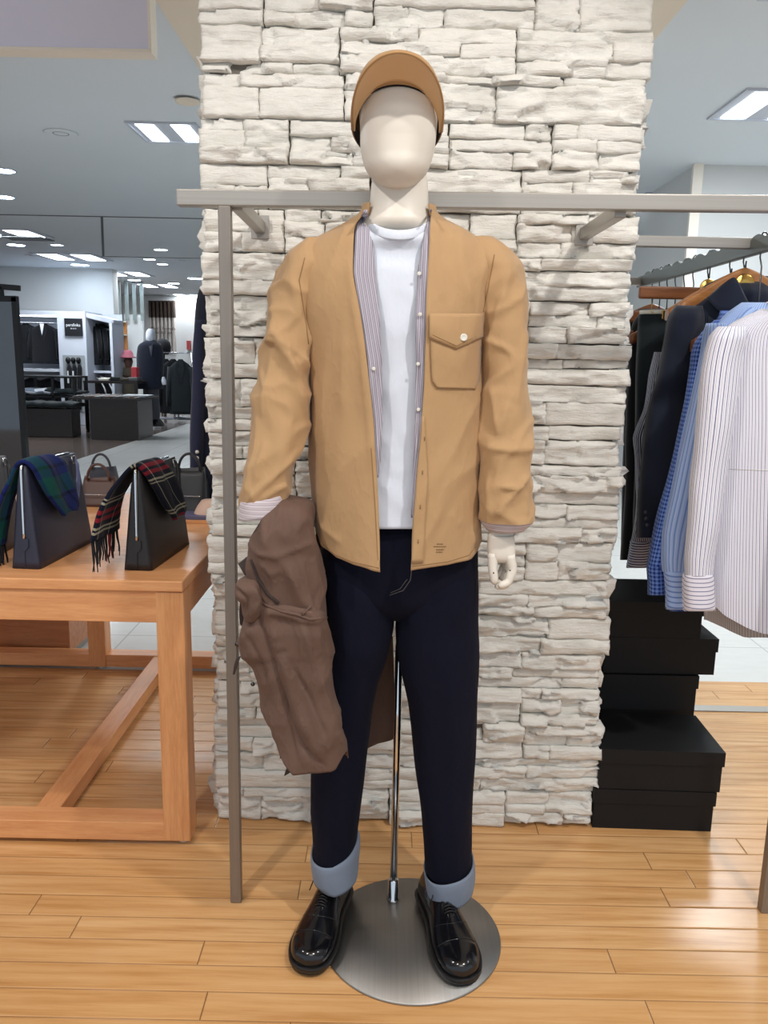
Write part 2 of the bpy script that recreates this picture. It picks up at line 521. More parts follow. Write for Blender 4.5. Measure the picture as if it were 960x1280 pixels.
M['brown'] = cloth('brown_nylon', (104, 80, 69), 0.72, 0.05, 900, 0.12, 0.05, crinkle=0.3)
M['brown_dk'] = cloth('dark_brown_lining', (58, 44, 40), 0.7)
M['navy'] = cloth('navy_wool', (24, 30, 46), 0.9, 0.06)
M['navy_lt'] = cloth('navy_twill', (44, 48, 72), 0.85, 0.06)
M['blackc'] = cloth('black_wool', (16, 18, 24), 0.9, 0.06)
M['teal'] = cloth('black_green_wool', (28, 36, 40), 0.85, 0.06)
M['olive'] = cloth('dark_olive_wool', (66, 60, 48), 0.9, 0.06)
M['facing'] = striped('lilac_striped_cotton', (168, 162, 172), [(0.30, 0.42, (118, 108, 122)), (0.60, 0.68, (204, 202, 212)), (0.82, 0.92, (124, 114, 130))], 0.0075)
M['cuff'] = striped('lilac_striped_cuff', (206, 196, 200), [(0.25, 0.36, (150, 130, 142)), (0.62, 0.70, (150, 132, 146))], 0.009, axis=1)
M['st_white'] = striped('white_shirt_navy_stripe', (228, 228, 238), [(0.40, 0.56, (84, 86, 130)), (0.86, 0.93, (176, 160, 172))], 0.0105)
M['st_beige'] = striped('beige_shirt_stripe', (190, 182, 178), [(0.40, 0.58, (110, 104, 112))], 0.009)
M['st_blue'] = striped('pale_blue_stripe', (158, 182, 226), [(0.30, 0.55, (112, 140, 200)), (0.80, 0.88, (190, 206, 238))], 0.014)
M['gingham'] = striped('blue_gingham', (116, 150, 220), [(0.0, 0.5, (22, 50, 130))], 0.011, second=[(0.0, 0.5, (22, 50, 130))])
M['st_navy'] = striped('navy_white_stripe', (196, 198, 212), [(0.30, 0.80, (30, 34, 66))], 0.008)
M['st_navy_c'] = striped('navy_white_stripe_cross', (196, 198, 212), [(0.35, 0.75, (46, 52, 96))], 0.008, axis=1)
M['st_white_c'] = striped('white_shirt_navy_stripe_cross', (226, 222, 232), [(0.40, 0.60, (112, 112, 148))], 0.0105, axis=1)
M['st_blue_c'] = striped('pale_blue_stripe_cross', (158, 182, 226), [(0.30, 0.60, (104, 132, 196))], 0.014, axis=1)
def tartan(name, base, us, vs, per):
    t = NT(name); u = t.sep(t.uv())
    def b(s, cs):
        f = t.math('FRACT', t.math('DIVIDE', s, per)); st = [(0, srgb(base))]
        for a, e, c in cs: st += [(a, srgb(c)), (e, srgb(base))]
        return t.ramp(f, st, 'CONSTANT')
    col = t.mix(0.45, b(u[0], us), b(u[1], vs))
    t.bump(t.noise(t.obj(), 300, 3), 0.5, 0.002)
    return t.fin(col, 1.0, 0, 0.1, Sheen_Weight=0.05)
M['tartan_green'] = tartan('blackwatch_tartan', (24, 34, 84), [(0.05, 0.35, (18, 74, 66)), (0.36, 0.42, (10, 14, 24)), (0.62, 0.68, (10, 14, 24))],
                           [(0.10, 0.42, (16, 70, 64)), (0.44, 0.50, (8, 12, 22)), (0.90, 0.96, (8, 12, 22))], 0.16)
M['tartan_red'] = tartan('navy_red_tartan', (20, 24, 38), [(0.10, 0.115, (170, 166, 150)), (0.5, 0.515, (150, 148, 136)), (0.75, 0.78, (110, 40, 50))],
                         [(0.08, 0.11, (200, 196, 170)), (0.14, 0.17, (200, 196, 170)), (0.24, 0.30, (168, 34, 50)), (0.34, 0.40, (168, 34, 50)), (0.48, 0.51, (200, 196, 170)), (0.54, 0.56, (200, 196, 170))], 0.20)
M['fringe'] = cloth('dark_scarf_fringe', (22, 22, 30), 1.0)
M['fringe_red'] = cloth('red_scarf_fringe', (110, 30, 40), 1.0)
M['leather_navy'] = plain('navy_leather', (38, 42, 60), 0.42, bump=0.35, bscale=500, var=0.03)
M['leather_black'] = plain('black_leather', (30, 30, 34), 0.42, bump=0.35, bscale=500, var=0.03)
M['leather_gray'] = plain('grey_leather', (84, 84, 88), 0.45, bump=0.3, bscale=500)
M['leather_brown'] = plain('brown_leather', (88, 58, 48), 0.45, bump=0.3, bscale=400)
M['strap_blue'] = plain('blue_strap_leather', (96, 104, 146), 0.35, var=0.03)
M['shoe'] = plain('polished_black_leather', (14, 14, 18), 0.16, var=0.05, spec=0.6)
M['sole'] = plain('black_rubber_sole', (18, 17, 18), 0.35)
M['lace'] = plain('black_waxed_lace', (12, 12, 14), 0.5)
M['button'] = plain('pearl_button', (226, 222, 210), 0.25)
M['button_dk'] = plain('dark_horn_button', (60, 62, 74), 0.3)
M['box'] = plain('black_card_box', (20, 20, 22), 0.62, var=0.04, spec=0.3)
M['thread'] = plain('grey_stitching', (104, 100, 96), 0.9)
M['print'] = plain('dark_brown_print', (112, 82, 50), 0.9)
M['mirror'] = plain('mirror_glass', (92, 94, 98), 0.04, 1.0)
M['black_metal'] = plain('black_metal', (24, 25, 28), 0.4, 0.4)
M['white_unit'] = plain('white_lacquer', (196, 202, 214), 0.5, var=0.02)
M['sign'] = plain('black_sign_panel', (14, 16, 24), 0.5)
M['lettering'] = plain('white_lettering', (220, 222, 226), 0.6)
M['darkwood'] = wood('dark_brown_laminate', (36, 27, 25), (27, 20, 19), 'X')
M['darkwood2'] = wood('grey_brown_laminate', (74, 66, 64), (60, 53, 51), 'X')
M['slatbrown'] = plain('dark_brown_slat', (58, 42, 34), 0.6)
M['slatlight'] = plain('pale_slat', (206, 196, 190), 0.6)
M['pink'] = plain('pink_felt', (206, 120, 136), 0.9)
M['red'] = plain('red_enamel', (190, 60, 66), 0.4)
M['skin'] = plain('peach_mannequin_hand', (226, 190, 170), 0.5)
M['grayc'] = cloth('grey_flannel', (70, 72, 80), 0.9)
M['blueish'] = plain('slate_blue_board', (96, 96, 128), 0.5)
M['glasspanel'] = plain('pale_frosted_panel', (132, 142, 140), 0.4, var=0.05)
M['lamp'] = emit('lamp_diffuser', (240, 248, 255), 9.0)
M['lampf'] = emit('far_lamp_diffuser', (240, 248, 255), 6.0)
# ================================================================== SETTING
CEIL = 2.9
fl = MB(); fl.box(-7, -1.6, -0.05, 6, 3.17, 0.0)
structure(fl, 'floor', M['floor'])
# pale tiled aisle beyond the wooden platform (starts right behind it)
structure(MB().box(-3.85, 3.17, -0.05, 9, 26, -0.004), 'floor_tile_aisle', M['tile'])
structure(MB().box(-14, 3.17, -0.05, -3.85, 26, -0.004), 'floor_brown_shop', M['brown_floor'])
structure(MB().box(0.62, 2.87, 0.0, 6, 2.92, 0.004), 'trim_1', M['steel'])
structure(MB().box(-14, -1.6, CEIL, 9, 26, CEIL+0.05), 'ceiling', M['ceiling'])
structure(MB().box(-1.09, -1.6, CEIL-0.012, 1.3, 4.9, CEIL-0.001), 'ceiling_warm_strip', M['ceiling_warm'])  # beige-toned strip just below the main ceiling
sm = MB()
sm.box(-10, 9.95, CEIL-0.006, 2, 9.985, CEIL-0.001)
sm.box(-5.3, 13.9, CEIL-0.006, 2, 13.93, CEIL-0.001)
sm.prism([Vector((-3.43, 9.96, CEIL-0.006)), Vector((-3.40, 9.96, CEIL-0.006)), Vector((-4.75, 13.9, CEIL-0.006)), Vector((-4.79, 13.9, CEIL-0.006))], (0, 0, 0.005))
structure(sm, 'trim_3', M['seam'])
# outer walls of the sales floor
structure(MB().box(-14, 22.6, 0, 9, 22.8, CEIL), 'wall_back', M['wall'])
structure(MB().box(-12.2, 2, 0, -12.0, 22.6, CEIL), 'wall_left', M['wall'])
structure(MB().box(6.0, 0.5, 0, 6.2, 22.6, CEIL), 'wall_right', M['wall'])
# white shop volume on the right behind the racks
b = MB(); b.box(2.47, 6.9, 0.0, 5.99, 9.2, CEIL)
structure(b, 'wall_fitting_room', M['wall'])
structure(MB().box(2.44, 6.86, 0.0, 2.52, 6.90, CEIL-0.001), 'trim_4', M['trim'])
structure(MB().box(2.0, 9.0, 0.0, 2.46, 12.5, CEIL), 'wall_fitting_room_side', M['wall_gray'])
# upper panelling behind the cabinet shop on the left
structure(MB().box(-11.9, 15.9, 1.9, -5.3, 16.2, CEIL), 'wall_bulkhead', M['wall'])
g = MB()
for k in range(7): g.box(-6.5+0.155*k, 18.2+0.05*k, 2.05, -6.42+0.155*k, 18.22+0.05*k, CEIL)
structure(g, 'wall_frosted_panels', M['glasspanel'])
# ------------------------------------------------------------------ stone column
def stone_block(mb, T, x0, x1, z0, z1, prot, seed, rx=0.0062, rz=0.0052, jag=0.0025):
    nx = max(3, int((x1-x0)/rx)); nzz = max(3, int((z1-z0)/rz))
    rnd = random.Random(seed)
    so = rnd.uniform(0, 50); rough = rnd.choice([0.25, 0.6, 1.0, 1.0, 1.3]); tl = rnd.uniform(-0.008, 0.008); tz = rnd.uniform(-0.008, 0.008)
    rows = []
    for j in range(nzz+1):
        row = []
        for i in range(nx+1):
            u, w = i/nx, j/nzz
            x = x0+(x1-x0)*u; z = z0+(z1-z0)*w
            ex = min(x-x0, x1-x); ez = min(z-z0, z1-z); e = min(ex, ez)
            p = Vector((x*11+so, z*30, so))
            ds, ps = noise.voronoi(p)
            cc = ps[0]; hsh = noise.cell(cc*7.3); h2 = noise.cell(cc*3.1+Vector((9, 9, 9))); h3 = noise.cell(cc*5.7+Vector((3, 1, 4)))
            d = rough*(0.0085*hsh + 0.010*h2*(p.x-cc.x) + 0.016*h3*(p.y-cc.y))
            d += rough*0.004*max(0, 1-3*abs(nz((x, 0, z), (9, 1, 85), so+7)))
            d += rough*0.006*nz((x, 0, z), (24, 1, 70), so) + 0.0012*nz((x, 0, z), (110, 1, 180), so)
            d += tl*(u-0.5) + tz*(w-0.5)
            y = -(prot + d) + 0.0035*math.exp(-e/0.0022)
            zz = z
            edge = jag*nz((x, 0, z0), (22, 1, 1), so+j)*2
            if j in (0, nzz): zz += edge*(1 if j else -1)*0.7
            xx = x
            if i in (0, nx): xx += jag*nz((0, 0, z), (1, 1, 60), so+i)*1.6
            row.append(Vector((xx, y, zz)))
        rows.append(row)
    # add a back rim so every block is a solid lump
    vs = [v for r in rows for v in r]; n = nx+1; fs = []
    for j in range(nzz):
        for i in range(nx):
            fs.append((j*n+i, j*n+i+1, (j+1)*n+i+1, (j+1)*n+i))
    loop = [i for i in range(n)] + [j*n+nx for j in range(1, nzz+1)] + [nzz*n+i for i in range(nx-1, -1, -1)] + [j*n for j in range(nzz-1, 0, -1)]
    b = len(vs)
    for i in loop: vs.append(Vector((vs[i].x, 0.03, vs[i].z)))
    L = len(loop)
    for k in range(L):
        fs.append((loop[k], b+k, b+(k+1) % L, loop[(k+1) % L]))
    mb.add([T @ v for v in vs], fs, smooth=True)
def stone_face(mb, T, W, H, seed, ends=(0.014, 0.014), rx=0.0062, rz=0.0052, fine_to=2.25):
    rnd = random.Random(seed); z = 0.004; CH = 0.1035; k = 0; offs = None
    while z < H-0.02:
        z1 = min(z+CH, H)
        f = 1.0 if z < fine_to else 2.5
        xl = -rnd.uniform(-0.006, ends[0]); xr = W+rnd.uniform(-0.006, ends[1])
        xs = [xl]; x = xl+rnd.uniform(0.10, 0.36)
        while x < xr-0.13: xs.append(x); x += rnd.uniform(0.20, 0.44)
        xs.append(xr)
        for a in range(len(xs)-1):
            A, B = xs[a]+(0.002 if a else 0), xs[a+1]-(0.002 if a < len(xs)-2 else 0)
            nl = rnd.choice([2, 2, 3, 3, 3]) if B-A > 0.1 else rnd.choice([2, 3])
            cuts = sorted([rnd.uniform(0.2, 0.8) for _ in range(nl-1)])
            if nl == 3: cuts = [rnd.uniform(0.24, 0.40), rnd.uniform(0.58, 0.76)]
            zz = [z] + [z+(z1-z)*c for c in cuts] + [z1-0.0035]
            for q in range(nl):
                p0 = rnd.uniform(0.004, 0.02)
                sp = [A]
                if B-A > 0.16 and rnd.random() < 0.75:
                    sp.append(A+(B-A)*rnd.uniform(0.25, 0.75))
                sp.append(B)
                for w in range(len(sp)-1):
                    zj = rnd.uniform(-0.004, 0.004) if w else 0
                    stone_block(mb, T, sp[w]+(0.0006 if w else 0), sp[w+1], max(z, zz[q]+(zj if q else 0)), zz[q+1], p0+rnd.uniform(-0.006, 0.008), rnd.random()*1000, rx*f, rz*f)
        z = z1; k += 1
PX0, PX1, PYF, PYB = -0.455, 0.607, 2.085, 2.56
sb = MB()
stone_face(sb, Matrix.Translation((PX0, PYF, 0)), PX1-PX0, CEIL, 7)
stone_face(sb, Matrix.Translation((PX1-0.005, PYF+0.01, 0)) @ Matrix.Rotation(math.pi/2, 4, 'Z'), PYB-PYF, CEIL, 8, (0, 0), 0.014, 0.012)
stone_face(sb, Matrix.Translation((PX0+0.005, PYB, 0)) @ Matrix.Rotation(-math.pi/2, 4, 'Z'), PYB-PYF-0.01, CEIL, 9, (0, 0), 0.014, 0.012)
structure(sb, 'wall_stone_column', M['stone'])
structure(MB().box(PX0+0.012, PYF+0.012, 0, PX1-0.012, PYB+0.005, CEIL), 'wall_column_core', M['joint'])
# ================================================================== FRONT DISPLAY RAIL
RY = 1.735
rail = thing('display_rail', 'brushed steel wall rail on slim square posts running behind the mannequin neck', 'rack', (0.3, RY, 0))
def bar(a, b, w, h, mat, name, parent, bevel=0.0025):
    """square tube from a to b; w horizontal width, h other size"""
    a, b = Vector(a), Vector(b); t = (b-a).normalized()
    side = t.cross(Vector((0, 0, 1)))
    if side.length < 1e-4: side = Vector((1, 0, 0))
    side.normalize(); up = side.cross(t).normalized()
    m = MB(); vs = []
    for p in (a, b):
        for s, u in ((-1, -1), (1, -1), (1, 1), (-1, 1)): vs.append(p+side*s*w/2+up*u*h/2)
    m.add(vs, [(3, 2, 1, 0), (4, 5, 6, 7), (0, 1, 5, 4), (1, 2, 6, 5), (2, 3, 7, 6), (3, 0, 4, 7)])
    return m.build(name, mat, parent, bevel=bevel)
zl, zr = 1.611, 1.650
bar((-0.437, RY, 1.617), (1.18, RY, 1.632), 0.026, 0.032, M['steel'], 'rail_bar', rail)
bar((-0.340, RY, 0.0), (-0.340, RY, 1.603), 0.026, 0.024, M['steel_v'], 'post', rail)
bar((0.945, RY, 0.0), (0.945, RY, 1.613), 0.026, 0.024, M['steel_v'], 'post', rail)
for x in (-0.318, 0.478):
    bar((x, RY+0.012, 1.612), (x, 2.062, 1.612), 0.024, 0.028, M['steel'], 'wall_arm', rail)
    MB().box(x-0.022, 2.055, 1.585, x+0.022, 2.062, 1.64).build('wall_plate', M['steel'], rail, bevel=0.001)
# ================================================================== MANNEQUIN
mq = thing('mannequin', 'off-white faceless mannequin standing on a round steel base before the stone column', 'mannequin', (0.075, 1.62, 0))
bd = MB()
shell([(74, 486, 508, 0.03, 1.61), (80, 474, 522, 0.065, 1.605), (95, 458, 540, 0.09, 1.60), (115, 450.5, 547, 0.1, 1.60), (135, 448.5, 548.5, 0.104, 1.60), (160, 450, 546, 0.104, 1.60),
       (185, 450.5, 543.5, 0.101, 1.60), (203, 454, 539, 0.095, 1.595), (214, 458.5, 534.5, 0.086, 1.585), (222, 465, 528, 0.073, 1.577), (228, 472, 521, 0.056, 1.570), (232, 480, 514, 0.037, 1.563), (234.5, 488, 507, 0.018, 1.558)],
      n=56, step=2, e=2.12, mb=bd, cap=True, capt=True)
shell([(214, 468, 532, 0.056, 1.625), (232, 464, 535, 0.056, 1.625), (250, 462.5, 535.5, 0.055, 1.625), (266, 459, 537, 0.058, 1.625), (280, 452, 541, 0.064, 1.625), (300, 440, 550, 0.055, 1.635)],
      n=48, step=4, e=2.05, mb=bd, cap=True, capt=True)
# torso, arms and legs hidden under the clothes
shell([(288, 440, 550, 0.05, 1.645), (310, 410, 585, 0.055, 1.65), (360, 405, 588, 0.065, 1.65), (480, 415, 580, 0.07, 1.65), (580, 418, 577, 0.075, 1.655), (700, 412, 588, 0.085, 1.66), (745, 430, 570, 0.06, 1.66)],
      n=32, step=12, mb=bd, cap=True, capt=True)
shell([(330, 372, 402, 0.03, 1.65), (480, 352, 380, 0.03, 1.62), (600, 330, 352, 0.026, 1.585), (650, 326, 346, 0.022, 1.57)], n=20, step=12, mb=bd, cap=True, capt=True)
shell([(330, 600, 630, 0.03, 1.65), (480, 612, 640, 0.03, 1.625), (600, 614, 640, 0.026, 1.60), (650, 613.5, 640, 0.020, 1.59), (668, 610.5, 642, 0.018, 1.588), (676, 609.5, 642.5, 0.016, 1.587)], n=24, step=6, mb=bd, cap=True, capt=True)
shell([(790, 424, 478, 0.05, 1.67), (1000, 402, 438, 0.045, 1.70), (1085, 406, 430, 0.030, 1.715)], n=20, step=20, mb=bd, cap=True, capt=True)
shell([(790, 508, 580, 0.05, 1.67), (1000, 540, 578, 0.045, 1.70), (1108, 549, 574, 0.030, 1.715)], n=20, step=20, mb=bd, cap=True, capt=True)
bd.build('body', M['plastic'], mq)
# articulated hand
hd = MB()
shell([(668, 610, 642, 0.020, 1.587), (682, 609, 643.5, 0.020, 1.586), (692, 609.5, 644, 0.020, 1.585), (698, 611, 644, 0.018, 1.585), (702, 614, 643, 0.012, 1.585)],
      n=28, step=3, e=2.6, mb=hd, cap=True, capt=True)
hand = hd.build('hand', M['plastic'], mq)
def finger(pts, rs, name, par):
    m = MB(); P = [at(x, y, Y=yy) for x, y, yy in pts]; out = []; R = []
    for i in range(len(P)-1):
        for k in range(4): t = k/4; out.append(P[i].lerp(P[i+1], t)); R.append((rs[i]+(rs[i+1]-rs[i])*t)*(0.93 if k == 0 and i else 1))
    out.append(P[-1]); R.append(rs[-1]*0.9)
    e = P[-1]-P[-2]; e.normalize(); out.append(P[-1]+e*rs[-1]*0.7); R.append(rs[-1]*0.45)
    m.tube(out, R, 14); return m.build(name, M['plastic'], par)
F4 = [([(637, 694, 1.575), (641, 712, 1.572), (635, 728, 1.566), (626, 732, 1.560)], [0.0105, 0.0095, 0.0085, 0.0075]),
      ([(634, 695, 1.590), (638, 715, 1.588), (632, 731, 1.580), (622, 733, 1.572)], [0.0105, 0.0098, 0.0088, 0.0076]),
      ([(631, 694, 1.604), (634, 713, 1.602), (628, 728, 1.594), (620, 729, 1.586)], [0.010, 0.0092, 0.0082, 0.007]),
      ([(628, 692, 1.616), (630, 707, 1.614), (625, 719, 1.606), (619, 720, 1.600)], [0.009, 0.0082, 0.0072, 0.0062])]
for p, r in F4: finger(p, r, 'finger', hand)
finger([(616, 692, 1.578), (616, 711, 1.572), (618, 727, 1.568)], [0.0108, 0.0098, 0.0085], 'thumb', hand)
for x, y, yy in ((617, 716, 1.562), (637.5, 713, 1.562)):
    MB().lathe([(0.0015, 0), (0.0018, 0.001), (0.0008, 0.002)], n=10, c=at(x, y, Y=yy-0.004), M=Matrix.Rotation(math.pi/2, 4, 'X')).build('joint_pin', M['wire'], hand)
BX, BY = 0.082, 1.622
MB().lathe([(0.0, 0.0), (0.203, 0.0), (0.204, 0.003), (0.202, 0.006), (0.0, 0.0062)], c=(BX, BY, 0), n=96).build('base_plate', M['base'], mq)
PXc = 0.041
MB().tube([(PXc, 1.742, 0.006), (PXc, 1.742, 0.84)], 0.0088, 20).build('support_pole', M['chrome'], mq)
MB().lathe([(0.016, 0.0), (0.016, 0.006), (0.0125, 0.01), (0.0125, 0.055), (0.0095, 0.058)], c=(PXc, 1.742, 0.005), n=24).build('pole_socket', M['chrome'], mq)
# ================================================================== T-SHIRT
def wr_t(P, fx, fy, py, px): return 0.0035*nz(P, (9, 4, 5), 3) + 0.0015*nz(P, (26, 10, 14), 6)
ts = shell([(270, 459, 537, 0.062, 1.622), (276, 450, 546, 0.066, 1.625), (284, 438, 557, 0.068, 1.632), (296, 420, 576, 0.070, 1.64), (316, 405, 588, 0.075, 1.645), (350, 404, 590, 0.084, 1.645), (420, 408, 586, 0.090, 1.645),
            (520, 414, 582, 0.090, 1.65), (600, 414, 580, 0.094, 1.65), (661, 414, 580, 0.104, 1.65)],
           n=90, step=4, e=2.4, disp=wr_t, persp=True, tilt=lambda py, fx, fy: -0.036*max(0, -fy)**1.0*max(0, min(1, (340-py)/70)),
           creases=[([(470, 330), (490, 420), (505, 520)], 8, 0.006), ([(520, 350), (500, 430)], 7, 0.006), ([(480, 470), (515, 560)], 9, 0.006), ([(475, 600), (512, 640)], 7, 0.005), ([(475, 310), (480, 340)], 6, 0.004), ([(500, 320), (498, 370)], 6, 0.004), ([(478, 540), (500, 600)], 6, 0.005)])
tshirt = thing('t_shirt', 'white crew-neck T-shirt worn under the open tan overshirt', 't-shirt', (0.075, 1.645, 0.85))
ts.build('shirt_body', M['white_t'], tshirt, solid=0.0015, soff=-1)
cr = MB(); ring = []
for k in range(48):
    a = 2*math.pi*k/48; q = at(498, 272, Y=1.622)
    ring.append(Vector((q.x+0.0665*math.sin(a), 1.622-0.0675*math.cos(a), 1.572-0.044*max(0, math.cos(a))+0.02*max(0, -math.cos(a)))))
rings = []
for j in range(7):
    b = j/6
    rings.append([Vector((p.x+(p.x-q.x)*(-0.045*b+0.03*math.sin(b*3.14)), p.y+(p.y-1.622)*(-0.045*b+0.03*math.sin(b*3.14)), p.z-0.010+0.018*b)) for p in ring])
cr.loft(rings, cap=False).build('neck_rib', M['white_t'], tshirt, solid=0.002)
seam(bvh(*[o for o in tshirt.children if o.name.startswith('shirt_body')]), [(476, 655), (514, 655)], 0.0006, 0.0008).build('hem_stitch', M['white_t'], tshirt)
# ================================================================== OVERSHIRT
ov = thing('overshirt', 'tan cotton band-collar overshirt worn open, with chest pocket and striped facing', 'shirt', (0.075, 1.645, 0.8))
def wr_s(P, fx, fy, py, px):
    a = 0.0045*nz(P, (7, 5, 2.4), 1) + 0.0022*nz(P, (20, 10, 6), 2)
    r = 1-2*abs(nz(P, (10, 6, 5), 5)); a += 0.0016*max(0, r-0.4)
    s = max(0, min(1, (330-py)/60))
    a += 0.006*ridge(P, 6, 1.6, 0.1, 3) + 0.005*ridge(P, 11, 4, -0.3, 8)
    return a*(1-0.4*s)
def hem_f(px, fy):
    if fy > 0.35: return 704
    pts = [(385, 652), (393, 655), (397, 668), (404, 684), (418, 697), (440, 706), (475, 714.5), (513, 712.5), (560, 706), (586, 698), (595, 688), (599, 670), (600, 655), (610, 652)]
    for i in range(len(pts)-1):
        if px <= pts[i+1][0]:
            t = max(0, (px-pts[i][0])/(pts[i+1][0]-pts[i][0])); return pts[i][1]+(pts[i+1][1]-pts[i][1])*t
    return 652
torso_rows = [(257, 457, 541, 0.064, 1.622), (264, 453, 545, 0.066, 1.624), (272, 444, 553, 0.070, 1.628), (281, 427, 570, 0.076, 1.632), (292, 404, 590, 0.082, 1.638), (303, 384, 608, 0.090, 1.642), (318, 368, 622, 0.098, 1.645),
              (340, 362, 628, 0.108, 1.645), (380, 370, 618, 0.118, 1.645), (430, 383, 606, 0.122, 1.645), (480, 388, 601, 0.122, 1.648), (560, 391, 599.5, 0.124, 1.65), (640, 391.5, 599.5, 0.130, 1.65), (714.5, 393, 599, 0.136, 1.65)]
edge_rows = [(257, 458.5, 539), (266, 455, 539), (280, 445, 537.5), (300, 442.5, 536), (340, 442, 534.5), (380, 449, 532.5), (430, 457, 531), (480, 463.5, 529.5), (540, 469, 525), (600, 472, 519.5), (650, 474, 515.5), (714.5, 476, 513)]
sh_cr = [([(438, 300), (437, 340), (444, 390), (453, 440), (459, 500), (465, 560), (469, 620)], 4, 0.004), ([(545, 300), (548, 340), (556, 380)], 6, 0.004), ([(570, 300), (575, 345), (590, 385)], 6, 0.004),
         ([(560, 290), (596, 330)], 7, 0.003), ([(408, 440), (404, 520), (410, 600)], 7, 0.003), ([(430, 420), (428, 520)], 8, 0.003),
         ([(399, 650), (412, 668), (425, 680)], 4, 0.004), ([(596, 640), (588, 668), (594, 680)], 4, 0.0035), ([(560, 640), (575, 660)], 5, 0.002), ([(400, 560), (398, 630)], 5, 0.003),
         ([(596, 500), (592, 580)], 5, 0.003), ([(540, 520), (545, 600), (538, 680)], 6, 0.0015)]
ob = shell(torso_rows, n=190, step=3, persp=True, e=2.35, disp=wr_s, creases=sh_cr, edges=edge_rows, hem=hem_f, hem0=636, hem1=714.5)
torso = ob.build('shirt_body', M['tan'], ov, solid=0.0018, soff=-1)
BT = bvh(torso)
# sleeves
def wr_sl(P, fx, fy, py, px):
    a = 0.004*nz(P, (12, 9, 6), 11) + 0.0022*nz(P, (26, 16, 16), 12)
    r = 1-2*abs(nz(P, (9, 7, 11), 15)); return a + 0.0035*max(0, r-0.35) + 0.009*ridge(P, 10, 5, 0.35, 4, 0.04) + 0.006*ridge(P, 16, 12, -0.4, 9, 0.04)
slL = shell([(300, 383, 402, 0.03, 1.65), (312, 367, 405, 0.052, 1.65), (326, 357, 406, 0.065, 1.65), (345, 350, 402, 0.072, 1.65), (380, 343, 397, 0.072, 1.645), (430, 335, 389, 0.068, 1.635), (480, 327, 386.5, 0.066, 1.62),
             (525, 320, 384, 0.064, 1.605), (560, 313.5, 376, 0.060, 1.59), (590, 308, 364, 0.056, 1.578), (615, 304, 358, 0.052, 1.57), (632, 302, 357, 0.050, 1.565)],
            n=96, step=3, e=2.2, disp=wr_sl, cs=1.7, creases=[([(352, 405), (362, 430), (378, 450), (386, 468)], 3.5, 0.006), ([(343, 425), (356, 428), (372, 470), (384, 500)], 3.5, 0.006), ([(362, 425), (368, 470), (384, 520)], 3.2, 0.005),
             ([(345, 350), (352, 400), (352, 430)], 5, 0.005), ([(372, 350), (378, 400), (386, 440)], 5, 0.005), ([(332, 470), (326, 560), (312, 625)], 5, 0.004), ([(372, 560), (345, 590), (310, 630)], 4, 0.0055),
             ([(340, 545), (326, 600)], 4, 0.004), ([(356, 600), (332, 620)], 3.5, 0.004), ([(350, 430), (336, 520)], 5, 0.004)], capt=True)
sL = slL.build('sleeve', M['tan'], ov)
slR = shell([(297, 594, 611, 0.015, 1.65), (304, 590, 622, 0.036, 1.65), (316, 589, 633, 0.054, 1.65), (335, 592, 645, 0.070, 1.65), (375, 600, 652, 0.070, 1.648), (430, 603, 655, 0.066, 1.64), (480, 604, 657.5, 0.062, 1.63),
             (540, 604, 659, 0.060, 1.615), (600, 603.5, 662, 0.058, 1.605), (630, 604, 663.5, 0.056, 1.60), (648, 606, 663, 0.053, 1.597)],
            n=96, step=3, e=2.2, disp=wr_sl, cs=1.7, creases=[([(612, 350), (606, 400), (600, 440)], 4, 0.005), ([(628, 350), (612, 420), (604, 470)], 4, 0.005), ([(640, 360), (646, 430), (640, 500)], 5, 0.0035),
             ([(612, 556), (640, 560), (658, 556)], 3, 0.003), ([(652, 590), (640, 604), (622, 602)], 3, 0.006), ([(642, 602), (628, 622), (620, 640)], 3, 0.006), ([(612, 480), (620, 540)], 5, 0.004), ([(630, 500), (618, 545)], 4, 0.004),
             ([(652, 610), (650, 640)], 4, 0.003), ([(610, 590), (616, 640)], 4, 0.004)], capt=True)
sR = slR.build('sleeve', M['tan'], ov)
# turned-back striped cuffs
def cuff(rows, name):
    o = shell(rows, n=56, step=3, e=2.2, disp=lambda P, fx, fy, py, px: 0.0015*nz(P, (30, 20, 30), 4)).build(name, M['cuff'], ov, solid=0.003, soff=1)
    return o
def tiltc(mb_rows, dzl, name):
    mb = shell(mb_rows, n=56, step=3, e=2.1, tilt=lambda py, fx, fy: dzl*fx, disp=lambda P, fx, fy, py, px: 0.0015*nz(P, (30, 20, 30), 4))
    return mb.build(name, M['cuff'], ov, solid=0.003, soff=1)
tiltc([(620, 301, 360, 0.054, 1.565), (626, 300, 360, 0.056, 1.565), (636, 299, 360, 0.056, 1.565), (643, 299, 359, 0.055, 1.564)], 0.008, 'cuff')
tiltc([(645, 598, 664, 0.058, 1.597), (649, 599, 668, 0.058, 1.597), (655, 602, 662, 0.053, 1.597), (661, 607, 655, 0.047, 1.597)], 0.0, 'cuff')
